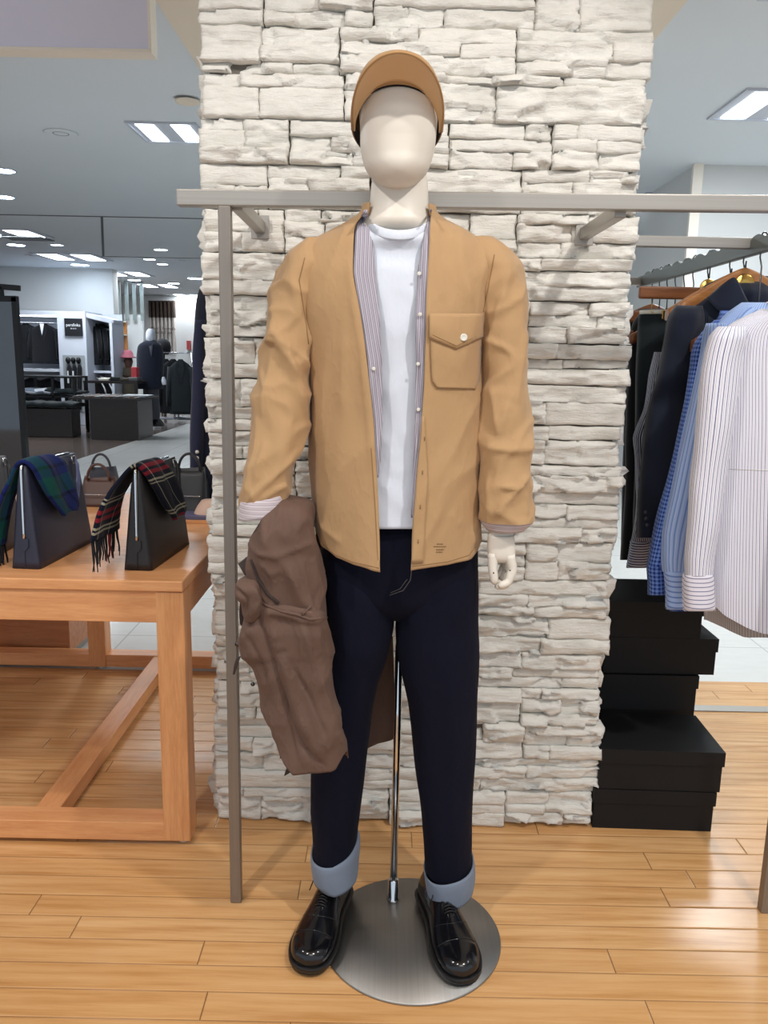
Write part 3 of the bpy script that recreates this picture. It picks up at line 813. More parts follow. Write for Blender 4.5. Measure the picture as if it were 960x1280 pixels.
# striped inner facing along both front edges
def facing(outer, inner, name, dy0, dy1):
    mb = MB(); rings = []; uvs = []
    py = outer[0][0]; pe = outer[-1][0]
    def I(L, y):
        for i in range(len(L)-1):
            if L[i][0] <= y <= L[i+1][0]: return L[i][1]+(L[i+1][1]-L[i][1])*(y-L[i][0])/(L[i+1][0]-L[i][0])
        return L[-1][1]
    while py <= pe+0.01:
        xo, xi = I(outer, py), I(inner, py); ring = []; uv = []
        s = 1 if xi > xo else -1
        base = hit(BT, xo-s*9.0, py, 0, 1.53)
        for k in range(9):
            t = k/8; P = at(xo+(xi-xo)*t, py, Y=base.y+dy0+(dy1-dy0)*t + 0.002*math.sin(t*3.1+py*0.05)+0.0015*nz((t*3, 0, py*0.03)))
            ring.append(P); uv.append((t*abs(xi-xo)/1000*1.5, P.z))
        rings.append(ring); uvs.append(uv); py += 5
    mb.loft(rings, cap=False, closed=False, uvs=uvs)
    return mb.build(name, M['facing'], ov, solid=0.001)
facing([(262, 456), (280, 444.5), (340, 442), (390, 450), (450, 459.5), (520, 467), (600, 472)],
       [(262, 459), (275, 461), (290, 465), (340, 469), (390, 474), (450, 477), (520, 478), (575, 475.5), (600, 472.5)], 'front_facing', 0.003, 0.010)
facing([(262, 540), (280, 538), (340, 535), (400, 532.5), (460, 530.5), (540, 525), (620, 518), (650, 515.5)],
       [(262, 537), (275, 535), (290, 531), (340, 522), (400, 519.5), (460, 520), (540, 518.5), (620, 515), (650, 513.5)], 'front_facing', 0.003, 0.008)
# band collar
cb = MB(); rings = []; uvs = []
for j in range(5):
    h = j/4; ring = []; uv = []
    for k in range(41):
        a = math.radians(52) + math.radians(256)*k/40
        q = at(499, 258, Y=1.62)
        ring.append(Vector((q.x+(0.074-0.004*h)*math.sin(a), 1.63-(0.075-0.005*h)*math.cos(a), q.z-0.020+0.022*h+0.012*(0.5-0.5*math.cos(a))-0.004)))
        uv.append((a*0.07, h*0.03))
    rings.append(ring); uvs.append(uv)
cb.loft(rings, cap=False, closed=False, uvs=uvs).build('band_collar', M['tan'], ov, solid=0.003)
# chest pocket
pk = patch(BT, [(538, 399), (538.5, 440), (540, 476), (546, 484.5)], [(602, 399), (600.5, 440), (599, 474), (594, 486)], 0.0035, 14, 16)
pk.build('chest_pocket', M['tan'], ov, solid=0.0025)
flap_mb = MB(); rings = []; uvs = []
for j in range(9):
    v = j/8; ring = []; uv = []
    for i in range(17):
        t = i/16; x = 536.5+(603-536.5)*t; yb = 423+14*(1-abs(t-0.5)*2)-1*t; y = 392+(yb-392)*v
        q = hit(BT, x, y, 0.0062+0.002*math.sin(v*3.1)); ring.append(q); uv.append((q.x, q.z))
    rings.append(ring); uvs.append(uv)
flap_mb.loft(rings, cap=False, closed=False, uvs=uvs)
fo = flap_mb.build('pocket_flap', M['tan'], ov, solid=0.003)
seam(BT, [(540, 418.5), (570, 432.5), (600, 418)], 0.0006, 0.0088).build('stitching', M['tan_dark'], fo)
q = hit(BT, 579, 422, 0.0105)
RX = Matrix.Rotation(math.pi/2, 4, 'X')
MB().lathe([(0.0005, 0), (0.0066, 0), (0.0072, 0.0012), (0.006, 0.0022), (0.004, 0.0012), (0.0005, 0.001)], c=q, n=20, M=RX).build('pocket_button', M['button'], ov)
# small facing buttons
for x, y in ((463.5, 397), (467, 461), (525, 393), (522.5, 455), (524, 342), (523, 512)):
    b_ = hit(BT, 455 if x < 500 else 540, y)
    MB().lathe([(0.0005, 0), (0.0034, 0), (0.0037, 0.0008), (0.0030, 0.0015), (0.0005, 0.001)], c=at(x, y, Y=b_.y+0.0015), n=16, M=RX).build('front_button', M['button'], ov)
pl_ = patch(BT, [(527.5, 520), (521, 600), (517, 650), (514.4, 704)], [(530, 520), (535, 600), (531.5, 650), (529, 703)], 0.0022, 5, 30)
pk_ = pl_.build('button_placket', M['tan'], ov, solid=0.0016)
for y in (548, 590, 633, 676): seam(BT, [(531-(y-548)*0.065, y-2.5), (530.7-(y-548)*0.065, y+2.5)], 0.0009, 0.0042).build('buttonhole', M['tan_dark'], pk_)
# seams
sm_ = MB()
seam(BT, [(397, 664), (405, 681), (419, 693), (440, 702), (474, 710)], 0.0006, 0.0006, sm_)
seam(BT, [(515, 708), (560, 702), (586, 694), (594, 684)], 0.0006, 0.0006, sm_)
seam(BT, [(472.5, 700), (468, 620), (464, 560)], 0.0005, 0.0006, sm_)
sm_.build('seam_stitching', M['tan_dark'], ov)
BS = bvh(sL, sR, torso)
seam(BS, [(381, 322), (374, 350), (382, 400), (386, 430)], 0.0008, 0.0008).build('armhole_seam', M['tan_dark'], ov)
seam(BS, [(618, 318), (613, 345), (604, 390)], 0.0008, 0.0008).build('armhole_seam', M['tan_dark'], ov)
# faint print near the hem
pr = MB()
for x0, x1, y in ((546, 554, 680), (542, 558, 683.2), (545, 555, 687), (545, 553, 690)):
    x = x0
    while x < x1:
        w = 0.9 if int(x*7) % 3 else 1.5
        a, b_ = hit(BT, x, y, 0.0009), hit(BT, min(x+w, x1), y, 0.0009)
        pr.add([a+Vector((0, 0, 0.0009)), b_+Vector((0, 0, 0.0009)), b_-Vector((0, 0, 0.0009)), a-Vector((0, 0, 0.0009))], [(0, 1, 2, 3)])
        x += w+0.45
pr.build('hem_print', M['print'], ov)
# ================================================================== CAP
cap = thing('baseball_cap', 'tan baseball cap with curved brim on the mannequin head', 'cap', (0.03, 1.6, 1.72))
cq = at(497.0, 130, Y=1.6)
cx_, cr_ = cq.x, 0.083
def inner(a):   # a: -1..1 across the brim
    ph = a*math.radians(86)
    return Vector((cx_+0.0790*math.sin(ph), 1.600-0.107*math.cos(ph), 1.712+0.058*math.cos(ph)**1.1))
def outer(a):
    ph = a*math.radians(90)
    return Vector((cx_+0.0832*math.sin(ph), 1.592-0.185*math.cos(ph)**0.75, 1.716+0.070*math.cos(ph)**0.9))
br = MB(); rings = []
for j in range(9):
    t = j/8; rings.append([inner(-1+2*k/40).lerp(outer(-1+2*k/40), t)+Vector((0, 0, 0.004*math.sin(t*3.14))) for k in range(41)])
br.loft(rings, cap=False, closed=False)
br.build('brim', M['tan_under_lit'], cap, solid=0.003, bevel=0)
br2 = MB(); br2.tube([outer(-1+2*k/40)+Vector((0, 0, 0.001)) for k in range(41)], 0.0022, 8)
br2.build('brim_edge', M['tan_cap'], cap)
crn = MB(); rings = []
for j in range(13):
    t = j/12; ring = []
    for k in range(56):
        a = 2*math.pi*k/56; r = math.cos(t*math.pi/2)**0.62 if t < 1 else 0.02
        fr = (0.5+0.5*math.cos(a))
        zb = 1.690+0.075*fr if abs(math.degrees(a if a < math.pi else a-2*math.pi)) < 180 else 1.69
        top = 1.842
        ring.append(Vector((cx_+0.0845*r*math.sin(a), 1.606-0.116*r*math.cos(a), zb+(top-zb)*math.sin(t*math.pi/2))))
    rings.append(ring)
crn.loft(rings, cap=False)
crn.f.append([len(crn.v)-56+i for i in range(56)]); crn.sm.append(True)
crn.build('crown', M['tan_cap'], cap, solid=0.002, soff=1)
sw = MB(); rings = []
for j in range(3):
    rings.append([Vector((cx_+(0.0830-0.001*j)*math.sin(2*math.pi*k/56), 1.606-(0.1135-0.001*j)*math.cos(2*math.pi*k/56), 1.688+0.075*(0.5+0.5*math.cos(2*math.pi*k/56))+0.010*j)) for k in range(56)])
sw.loft(rings, cap=False).build('sweatband', M['black_in'], cap, solid=0.0015)
# ================================================================== JEANS
jn = thing('jeans', 'dark navy straight jeans with turned-up pale cuffs', 'jeans', (0.06, 1.67, 0.1))
def wr_j(P, fx, fy, py, px): return 0.003*nz(P, (9, 6, 3.5), 21) + 0.0015*nz(P, (24, 14, 9), 22) + 0.004*ridge(P, 7, 3, 0.2, 6)
jm = MB()
shell([(650, 402, 597, 0.088, 1.655), (664, 402, 597, 0.096, 1.657), (690, 402, 598, 0.106, 1.66), (725, 404, 598, 0.102, 1.665), (750, 412, 590, 0.085, 1.665), (768, 440, 560, 0.05, 1.668)], n=72, step=6, e=2.6, disp=wr_j, mb=jm,
      creases=[([(495, 690), (494, 760), (492, 796)], 6, -0.008), ([(440, 740), (470, 780)], 8, 0.003), ([(550, 740), (515, 785)], 8, 0.003)])
shell([(690, 406, 498, 0.085, 1.665), (730, 403.5, 495, 0.098, 1.665), (780, 405.5, 492.5, 0.092, 1.668), (800, 406, 487.5, 0.092, 1.67), (830, 405, 479, 0.088, 1.675), (880, 400, 467, 0.083, 1.68), (920, 395, 461.5, 0.080, 1.685), (965, 391, 456, 0.077, 1.69),
       (1010, 391, 450, 0.075, 1.695), (1045, 392, 446, 0.073, 1.70), (1070, 393, 443, 0.068, 1.70)], n=64, step=6, e=2.4, disp=wr_j, mb=jm,
      creases=[([(425, 840), (420, 950), (418, 1080)], 6, 0.004), ([(440, 760), (430, 860)], 9, 0.004)])
shell([(690, 494, 596, 0.085, 1.665), (730, 495, 598, 0.098, 1.665), (780, 494, 597, 0.092, 1.668), (800, 495.5, 596.5, 0.092, 1.67), (840, 501.5, 595.5, 0.088, 1.675), (880, 509.5, 594, 0.084, 1.68), (950, 518.5, 592, 0.079, 1.69),
       (1010, 525.5, 590, 0.076, 1.695), (1060, 529, 589, 0.073, 1.70), (1084, 531, 588.5, 0.066, 1.70)], n=64, step=6, e=2.4, disp=wr_j, mb=jm,
      creases=[([(560, 840), (563, 950), (566, 1090)], 6, 0.004), ([(545, 760), (555, 860)], 9, 0.004)])
jb = jm.build('denim_body', M['denim'], jn)
def jcuff(rows, tl, shift):
    mb = shell(rows, n=56, step=3, e=2.3, tilt=lambda py, fx, fy: tl(py, fx, fy), disp=lambda P, fx, fy, py, px: 0.002*nz(P, (22, 18, 22), shift))
    mb.build('cuff', M['denim_in'], jn, solid=0.003, soff=1)
jcuff([(1054, 388.5, 448, 0.077, 1.70), (1060, 388, 450, 0.080, 1.70), (1077, 390, 449, 0.080, 1.70), (1089, 393, 448, 0.078, 1.70)], lambda py, fx, fy: 0.018*fx*(1 if py < 1085 else 0.15)-0.012*(fy < 0)*(1-abs(fx-0.0))*abs(fy), 2)
jcuff([(1079, 529.5, 592, 0.077, 1.70), (1085, 530, 593, 0.079, 1.70), (1098, 532, 593, 0.079, 1.70), (1111, 535, 591, 0.076, 1.70)], lambda py, fx, fy: 0.014*fx, 5)
BJ = bvh(jb)
st = MB()
seam(BJ, [(516, 664), (516, 700), (513, 725), (504, 738), (487, 744)], 0.0007, 0.0005, st)
seam(BJ, [(488, 741), (500, 736), (509, 724)], 0.0006, 0.0005, st)
st.build('fly_stitching', M['thread'], jn)
# ================================================================== SHOES
def make_shoe(label, heel, toe, z0, twist, bow):
    hx, hy = heel; tx, ty = toe
    L = math.hypot(tx-hx, ty-hy); ang = math.atan2(tx-hx, -(ty-hy))
    t = thing('oxford_shoe', label, 'shoe', (hx, hy, z0), 'black lace-up shoes on the mannequin')
    A = Matrix.Translation((hx, hy, z0)) @ Matrix.Rotation(ang, 4, 'Z')
    def W(x, s, z): return A @ Vector((x, -s*L, z))
    prof = [(0.0, 0.012, 0.055), (0.02, 0.024, 0.075), (0.06, 0.031, 0.090), (0.14, 0.034, 0.100), (0.24, 0.0345, 0.104), (0.34, 0.0355, 0.100), (0.44, 0.0385, 0.088), (0.54, 0.0435, 0.074), (0.64, 0.0475, 0.063), (0.74, 0.0485, 0.056),
            (0.82, 0.0465, 0.053), (0.89, 0.0415, 0.051), (0.94, 0.0345, 0.048), (0.975, 0.024, 0.043), (0.993, 0.013, 0.036), (1.0, 0.004, 0.030)]
    P = cat_rom([(s*100, w, h) for s, w, h in prof], 2.0)
    rings = []
    for s, w, h in P:
        s /= 100; ring = []
        off = 0.006*math.sin(s*3.1)*twist
        narrow = 0.60 if s < 0.45 else 0.60+0.25*(s-0.45)/0.55
        for k in range(32):
            a = 2*math.pi*k/32; c_, s_ = math.cos(a), math.sin(a)
            x = w*spow(c_, 0.8); zz = spow(s_, 0.85)
            if zz > 0: z = 0.021+(h-0.021)*zz; x *= 1-(1-narrow)*max(0, zz)**2.2
            else: z = 0.021+0.005*zz
            if s > 0.765: x *= 1.012; z += 0.0008 if zz > 0 else 0
            ring.append(W(x+off, s, z))
        rings.append(ring)
    up = MB().loft(rings, cap=True)
    u = up.build('upper', M['shoe'], t)
    def outline(g, s0=0, s1=1):
        pts = []
        for s, w, h in P:
            s /= 100
            if s0 <= s <= s1: pts.append((w+g, s, 0.006*math.sin(s*3.1)*twist))
        R = [(w+o, s) for w, s, o in pts]; Lf = [(-w+o, s) for w, s, o in reversed(pts)]
        return R+Lf
    def slab(g, za, zb, s0=0, s1=1, name='sole', mt='sole', bv=0.003):
        o = outline(g, s0, s1)
        k0, k1 = -g/L if s0 == 0 else 0, g/L if s1 == 1 else 0
        pl = [W(x, s + (k1*max(0, (s-0.9)*10) + k0*max(0, (0.1-s)*10)), za) for x, s in o]
        return MB().prism(pl, Vector((0, 0, zb-za))).build(name, M[mt], t, bevel=bv)
    slab(0.0060, 0.008, 0.019)
    slab(0.003, 0.0, 0.009, 0.52, 1, 'forefoot_sole')
    slab(0.003, 0.0, 0.009, 0, 0.27, 'heel')
    # cap seam, vamp seam
    B = bvh(u)
    def top(x, s, off=0.0):
        h = B.ray_cast(W(x+0.006*math.sin(s*3.1)*twist, s, 0.3), Vector((0, 0, -1)))
        return (h[0] if h[0] else W(x, s, 0.06)) + Vector((0, 0, off))
    MB().tube([top(x*0.001, 0.765-0.00001*x*x, 0.0004) for x in range(-42, 43, 4)], 0.0011, 6).build('toe_cap_seam', M['shoe'], t)
    MB().tube([top(x*0.001, 0.635-0.00004*x*x, 0.0002) for x in range(-38, 39, 4)], 0.0009, 6).build('vamp_seam', M['shoe'], t)
    for sd in (-1, 1):
        MB().tube([top(sd*(0.006+0.004*(1-i/10)), 0.32+0.27*i/10, 0.0008) for i in range(11)], 0.0012, 6).build('eyelet_facing', M['shoe'], t)
    for i in range(5):
        s = 0.385+i*0.042
        MB().tube([top(-0.013, s, 0.001), top(-0.006, s, 0.0026), top(0.0, s, 0.003), top(0.006, s, 0.0026), top(0.013, s, 0.001)], 0.0015, 8).build('lace', M['lace'], t)
        if i: MB().tube([top(-0.011, s-0.021, 0.0016), top(0, s-0.021, 0.0034), top(0.011, s-0.021, 0.0016)], 0.0014, 8).build('lace', M['lace'], t)
    c0 = top(0, 0.355, 0.005)
    def lp(pts, r=0.0013): MB().tube([c0 + (A.to_3x3() @ Vector(p)) for p in pts], r, 8).build('lace', M['lace'], t)
    b = bow
    lp([(0, 0, 0), (b*0.014, -0.002, 0.008), (b*0.026, 0.002, 0.010), (b*0.030, 0.006, 0.004), (b*0.022, 0.004, 0.001), (b*0.008, 0.001, 0.001), (0, 0, 0)])
    lp([(0, 0, 0), (b*0.016, -0.004, 0.008), (b*0.028, -0.006, 0.004), (b*0.034, -0.010, -0.012), (b*0.040, -0.013, -0.030)])
    lp([(0, 0, 0), (-b*0.012, -0.003, 0.006), (-b*0.020, -0.008, -0.001), (-b*0.029, -0.018, -0.020), (-b*0.036, -0.022, -0.036)])
    lp([(0, 0, 0), (-b*0.012, 0.0, 0.006), (-b*0.022, -0.0, 0.002), (-b*0.018, -0.006, 0.0), (0, 0, 0)])
    lp([(-0.004, -0.003, 0), (0, 0, 0.003), (0.004, 0.003, 0)], 0.003)
    return t
make_shoe('black leather cap-toe oxford shoe standing on the wooden floor beside the round base', (-0.088, 1.770), (-0.147, 1.492), 0.0065, -1, -1)
make_shoe('black leather cap-toe oxford shoe standing on the rim of the round steel base', (0.125, 1.765), (0.190, 1.470), 0.0065, 1, 1)
# ================================================================== COAT OVER THE FOREARM
ct = thing('raincoat', 'brown nylon coat draped over the mannequin forearm', 'coat', (-0.16, 1.56, 0.55))
def wr_c(P, fx, fy, py, px):
    return 0.006*nz(P, (14, 9, 4), 31) + 0.011*ridge(P, 8, 3.0, 0.35, 5, 0.03) + 0.006*ridge(P, 13, 7, -0.5, 9, 0.04) + 0.002*nz(P, (40, 20, 20), 35) - 0.006
up = shell([(621, 347, 366, 0.03, 1.565), (626, 340, 384, 0.05, 1.562), (636, 332, 392, 0.064, 1.56), (652, 322, 394, 0.072, 1.56), (676, 308.5, 396, 0.076, 1.56), (700, 309, 402, 0.076, 1.56), (725, 314, 406.5, 0.074, 1.56),
            (750, 318, 408.5, 0.070, 1.56), (772, 325, 409, 0.064, 1.56), (790, 330, 408, 0.056, 1.56)],
           n=100, step=3, e=2.5, disp=wr_c, capt=True, cap=True,
           creases=[([(310, 676), (335, 682), (352, 684), (372, 678), (390, 672)], 3, 0.006), ([(330, 690), (346, 706), (360, 700)], 5, 0.006), ([(380, 690), (390, 730), (394, 770)], 4, 0.006),
                    ([(312, 690), (325, 725), (348, 750)], 4, 0.006), ([(388, 650), (398, 700), (406, 740)], 3, 0.005), ([(350, 650), (365, 665)], 8, 0.004), ([(368, 700), (382, 750)], 5, 0.005)])
uo = up.build('upper_fold', M['brown'], ct)
def hem_c(px, fy):
    if fy > 0.3: return 952
    pts = [(340, 926), (347, 930), (358, 952), (369, 967), (400, 965), (417, 961), (426, 951), (433, 940), (440, 938)]
    for i in range(len(pts)-1):
        if px <= pts[i+1][0]:
            t = max(0, (px-pts[i][0])/(pts[i+1][0]-pts[i][0])); return pts[i][1]+(pts[i+1][1]-pts[i][1])*t
    return 938
lo = shell([(742, 318, 345, 0.03, 1.545), (752, 310, 375, 0.045, 1.543), (764, 304.5, 404, 0.056, 1.54), (778, 301, 410, 0.0500, 1.538), (795, 298.5, 411.5, 0.0540, 1.535), (812, 297, 411.5, 0.0540, 1.535), (823, 298, 410, 0.0540, 1.535), (830, 309, 410, 0.0520, 1.535),
            (845, 318, 410.5, 0.0520, 1.535), (870, 328, 413, 0.0500, 1.535), (895, 336, 418.5, 0.0500, 1.535), (920, 343, 426, 0.0480, 1.535), (936, 345.5, 430.5, 0.0460, 1.535), (950, 346.5, 432.5, 0.0450, 1.535), (968, 347, 433.5, 0.0440, 1.535)],
           hem=hem_c, hem0=905, hem1=968, n=110, step=3, e=2.7, disp=wr_c, persp=True,
           creases=[([(318, 762), (330, 800), (345, 850), (357, 900), (372, 950)], 3.5, -0.012), ([(338, 776), (350, 820), (362, 862), (376, 900), (400, 945)], 4, 0.010), ([(370, 770), (388, 810), (402, 860), (416, 905)], 5, 0.007),
                    ([(350, 868), (362, 900), (380, 935), (402, 955)], 3, -0.011), ([(304, 780), (300, 810)], 6, 0.004), ([(332, 765), (350, 768), (378, 776), (404, 772)], 3, 0.007), ([(395, 775), (405, 800), (408, 830)], 4, -0.005), ([(420, 912), (428, 930)], 5, 0.005), ([(345, 800), (362, 830), (388, 870), (408, 925)], 2.2, -0.007), ([(384, 780), (392, 820), (398, 850)], 2.2, -0.006), ([(306, 790), (320, 820), (334, 860)], 2.2, -0.006)])
lw = lo.build('lower_fold', M['brown'], ct, solid=0.002)
# crossed belt / edge ridge and loose tabs
BL = bvh(uo, lw)
seam(BL, [(318, 742), (332, 756), (352, 764), (372, 768), (388, 774), (408, 772)], 0.0035, 0.001, fb=1.47).build('belt_edge', M['brown'], ct)
seam(BL, [(378, 768), (384, 762), (389, 757)], 0.0028, 0.002, fb=1.47).build('belt_tab', M['brown'], ct)
# hanging sleeve end and dark lining on the outer side
shell([(722, 306, 324, 0.02, 1.515), (728, 299.5, 328, 0.03, 1.512), (740, 299, 330, 0.034, 1.51), (752, 303, 332, 0.032, 1.51), (764, 303, 330, 0.028, 1.51), (774, 306, 322, 0.022, 1.51)], n=50, step=2, e=3.0, disp=wr_c, cap=True, capt=True,
      creases=[([(300, 728), (312, 742), (308, 765)], 2.5, -0.010), ([(318, 724), (326, 745), (320, 765)], 2.5, 0.010)]).build('sleeve_end', M['brown'], ct)
ribbon([(at(298, 706, Y=1.56), at(309, 696, Y=1.56)), (at(303, 714, Y=1.54), at(316, 708, Y=1.54)), (at(308, 722, Y=1.53), at(321, 722, Y=1.53))], disp=lambda X, t, r: Vector((0, 0.003*math.sin(t*5), 0))).build('collar_flap', M['brown_dk'], ct, solid=0.004)
seam(BL, [(314, 700), (322, 722), (334, 742), (348, 754)], 0.004, 0.0, fb=1.50).build('lining_fold', M['brown_dk'], ct)
ribbon([(at(300, 752, Y=1.56), at(310, 752, Y=1.56)), (at(299, 765, Y=1.56), at(310, 770, Y=1.56)), (at(300, 780, Y=1.56), at(310, 790, Y=1.56))]).build('lining_flap', M['brown_dk'], ct, solid=0.003)
ribbon([(at(296, 822, Y=1.53), at(301, 820, Y=1.53)), (at(293, 830, Y=1.52), at(297, 832, Y=1.52)), (at(291, 843, Y=1.52), at(293.5, 843, Y=1.52))]).build('belt_tab', M['brown_dk'], ct, solid=0.002)
ribbon([(at(360, 955, Y=1.53), at(367, 962, Y=1.53)), (at(357, 963, Y=1.53), at(362, 966, Y=1.53)), (at(355, 970, Y=1.53), at(357, 969, Y=1.53))]).build('belt_tab', M['brown_dk'], ct, solid=0.002)
MB().lathe([(0.0005, 0), (0.005, 0), (0.0055, 0.0015), (0.0005, 0.003)], c=at(297, 805, Y=1.53), n=14, M=RX).build('snap_button', M['wire'], ct)
MB().lathe([(0.0005, 0), (0.004, 0), (0.0045, 0.0015), (0.0005, 0.003)], c=at(316, 855, Y=1.53), n=14, M=RX).build('snap_button', M['wire'], ct)
# back panel of the coat seen between the legs
bp = ribbon([(at(400, 780, Y=1.80), at(491, 796, Y=1.805)), (at(400, 830, Y=1.80), at(492.5, 840, Y=1.805)), (at(404, 880, Y=1.80), at(493.5, 880, Y=1.805)), (at(410, 925, Y=1.80), at(493.5, 919, Y=1.805)),
             (at(430, 936, Y=1.80), at(478, 927, Y=1.805)), (at(448, 938, Y=1.80), at(458, 935, Y=1.805))], sub=5, across=14, disp=lambda X, t, r: Vector((0, 0.006*math.sin(t*9+r)+0.003*nz(X, (20, 1, 10)), 0)))
bp.build('back_panel', M['brown'], ct, solid=0.0025)
# fold of the coat passing behind the leg that joins both hanging parts
ribbon([(at(372, 700, Y=1.62), at(372, 780, Y=1.62)), (at(388, 705, Y=1.72), at(388, 800, Y=1.72)), (at(410, 730, Y=1.79), at(410, 850, Y=1.80)), (at(450, 775, Y=1.795), at(450, 880, Y=1.80))], sub=5, across=8).build('rear_fold', M['brown'], ct, solid=0.0025)
# ================================================================== WOODEN DISPLAY TABLE WITH BAGS
TX1 = -0.508; TX0 = -1.75; TY0 = 1.945; TY1 = 3.24; TZ = 0.74
def table(name, label, x0, x1, y0, y1, z, legs, stretcher_x=None, apron=0.085):
    t = thing(name, label, 'table', ((x0+x1)/2, (y0+y1)/2, 0))
    MB().box(x0, y0, z-0.028, x1, y1, z).build('tabletop', M['beech'], t, bevel=0.003)
    e = 0.004
    MB().box(x0+e, y0+0.009, z-apron-0.028, x1-0.066, y0+0.04, z-0.028).build('apron', M['beech'], t, bevel=0.002)
    MB().box(x0+e, y1-0.04, z-apron-0.028, x1-0.066, y1-0.009, z-0.028).build('apron', M['beech'], t, bevel=0.002)
    MB().box(x1-0.040, y0+0.076, z-apron-0.028, x1-0.007, y1-0.076, z-0.028).build('apron', M['beech_y'], t, bevel=0.002)
    for lx, ly in legs:
        MB().box(lx-0.036, ly-0.036, 0.012, lx+0.036, ly+0.036, z-0.03).build('leg', M['beech_z'], t, bevel=0.003)
        MB().lathe([(0.011, 0), (0.014, 0.002), (0.012, 0.013)], c=(lx+0.012, ly-0.01, 0), n=14).build('glide', M['button'], t)
    MB().box(x0+e, y0+0.006, 0.012, x1-0.07, y0+0.075, 0.066).build('lower_rail', M['beech'], t, bevel=0.002)
    MB().box(x0+e, y1-0.075, 0.012, x1-0.07, y1-0.006, 0.066).build('lower_rail', M['beech'], t, bevel=0.002)
    if stretcher_x is not None:
        MB().box(stretcher_x-0.034, y0+0.07, 0.014, stretcher_x+0.034, y1-0.07, 0.062).build('stretcher', M['beech_y'], t, bevel=0.002)
    return t
table('display_table', 'orange beech display table carrying the navy and black handbags', TX0, TX1+0.004, TY0, TY1, TZ,
      [(TX1-0.032, TY0+0.042), (TX1-0.032, TY1-0.042), (-1.185, TY1-0.042), (TX0+0.04, TY0+0.042), (TX0+0.04, TY1-0.042)], -0.915)
# low wooden block behind, seen under the tabletop
bb = thing('storage_bench', 'dark beech storage bench seen under the display tables', 'bench', (-1.9, 2.98, 0))
MB().box(-2.6, 3.27, 0.03, -1.34, 3.62, 0.60).build('body', M['beech_dark'], bb, bevel=0.003)
MB().box(-2.6, 3.26, 0.60, -1.335, 3.63, 0.622).build('bench_top', M['beech'], bb, bevel=0.002)
MB().box(-2.6, 3.28, 0.0, -1.35, 3.60, 0.03).build('plinth', M['steel'], bb)
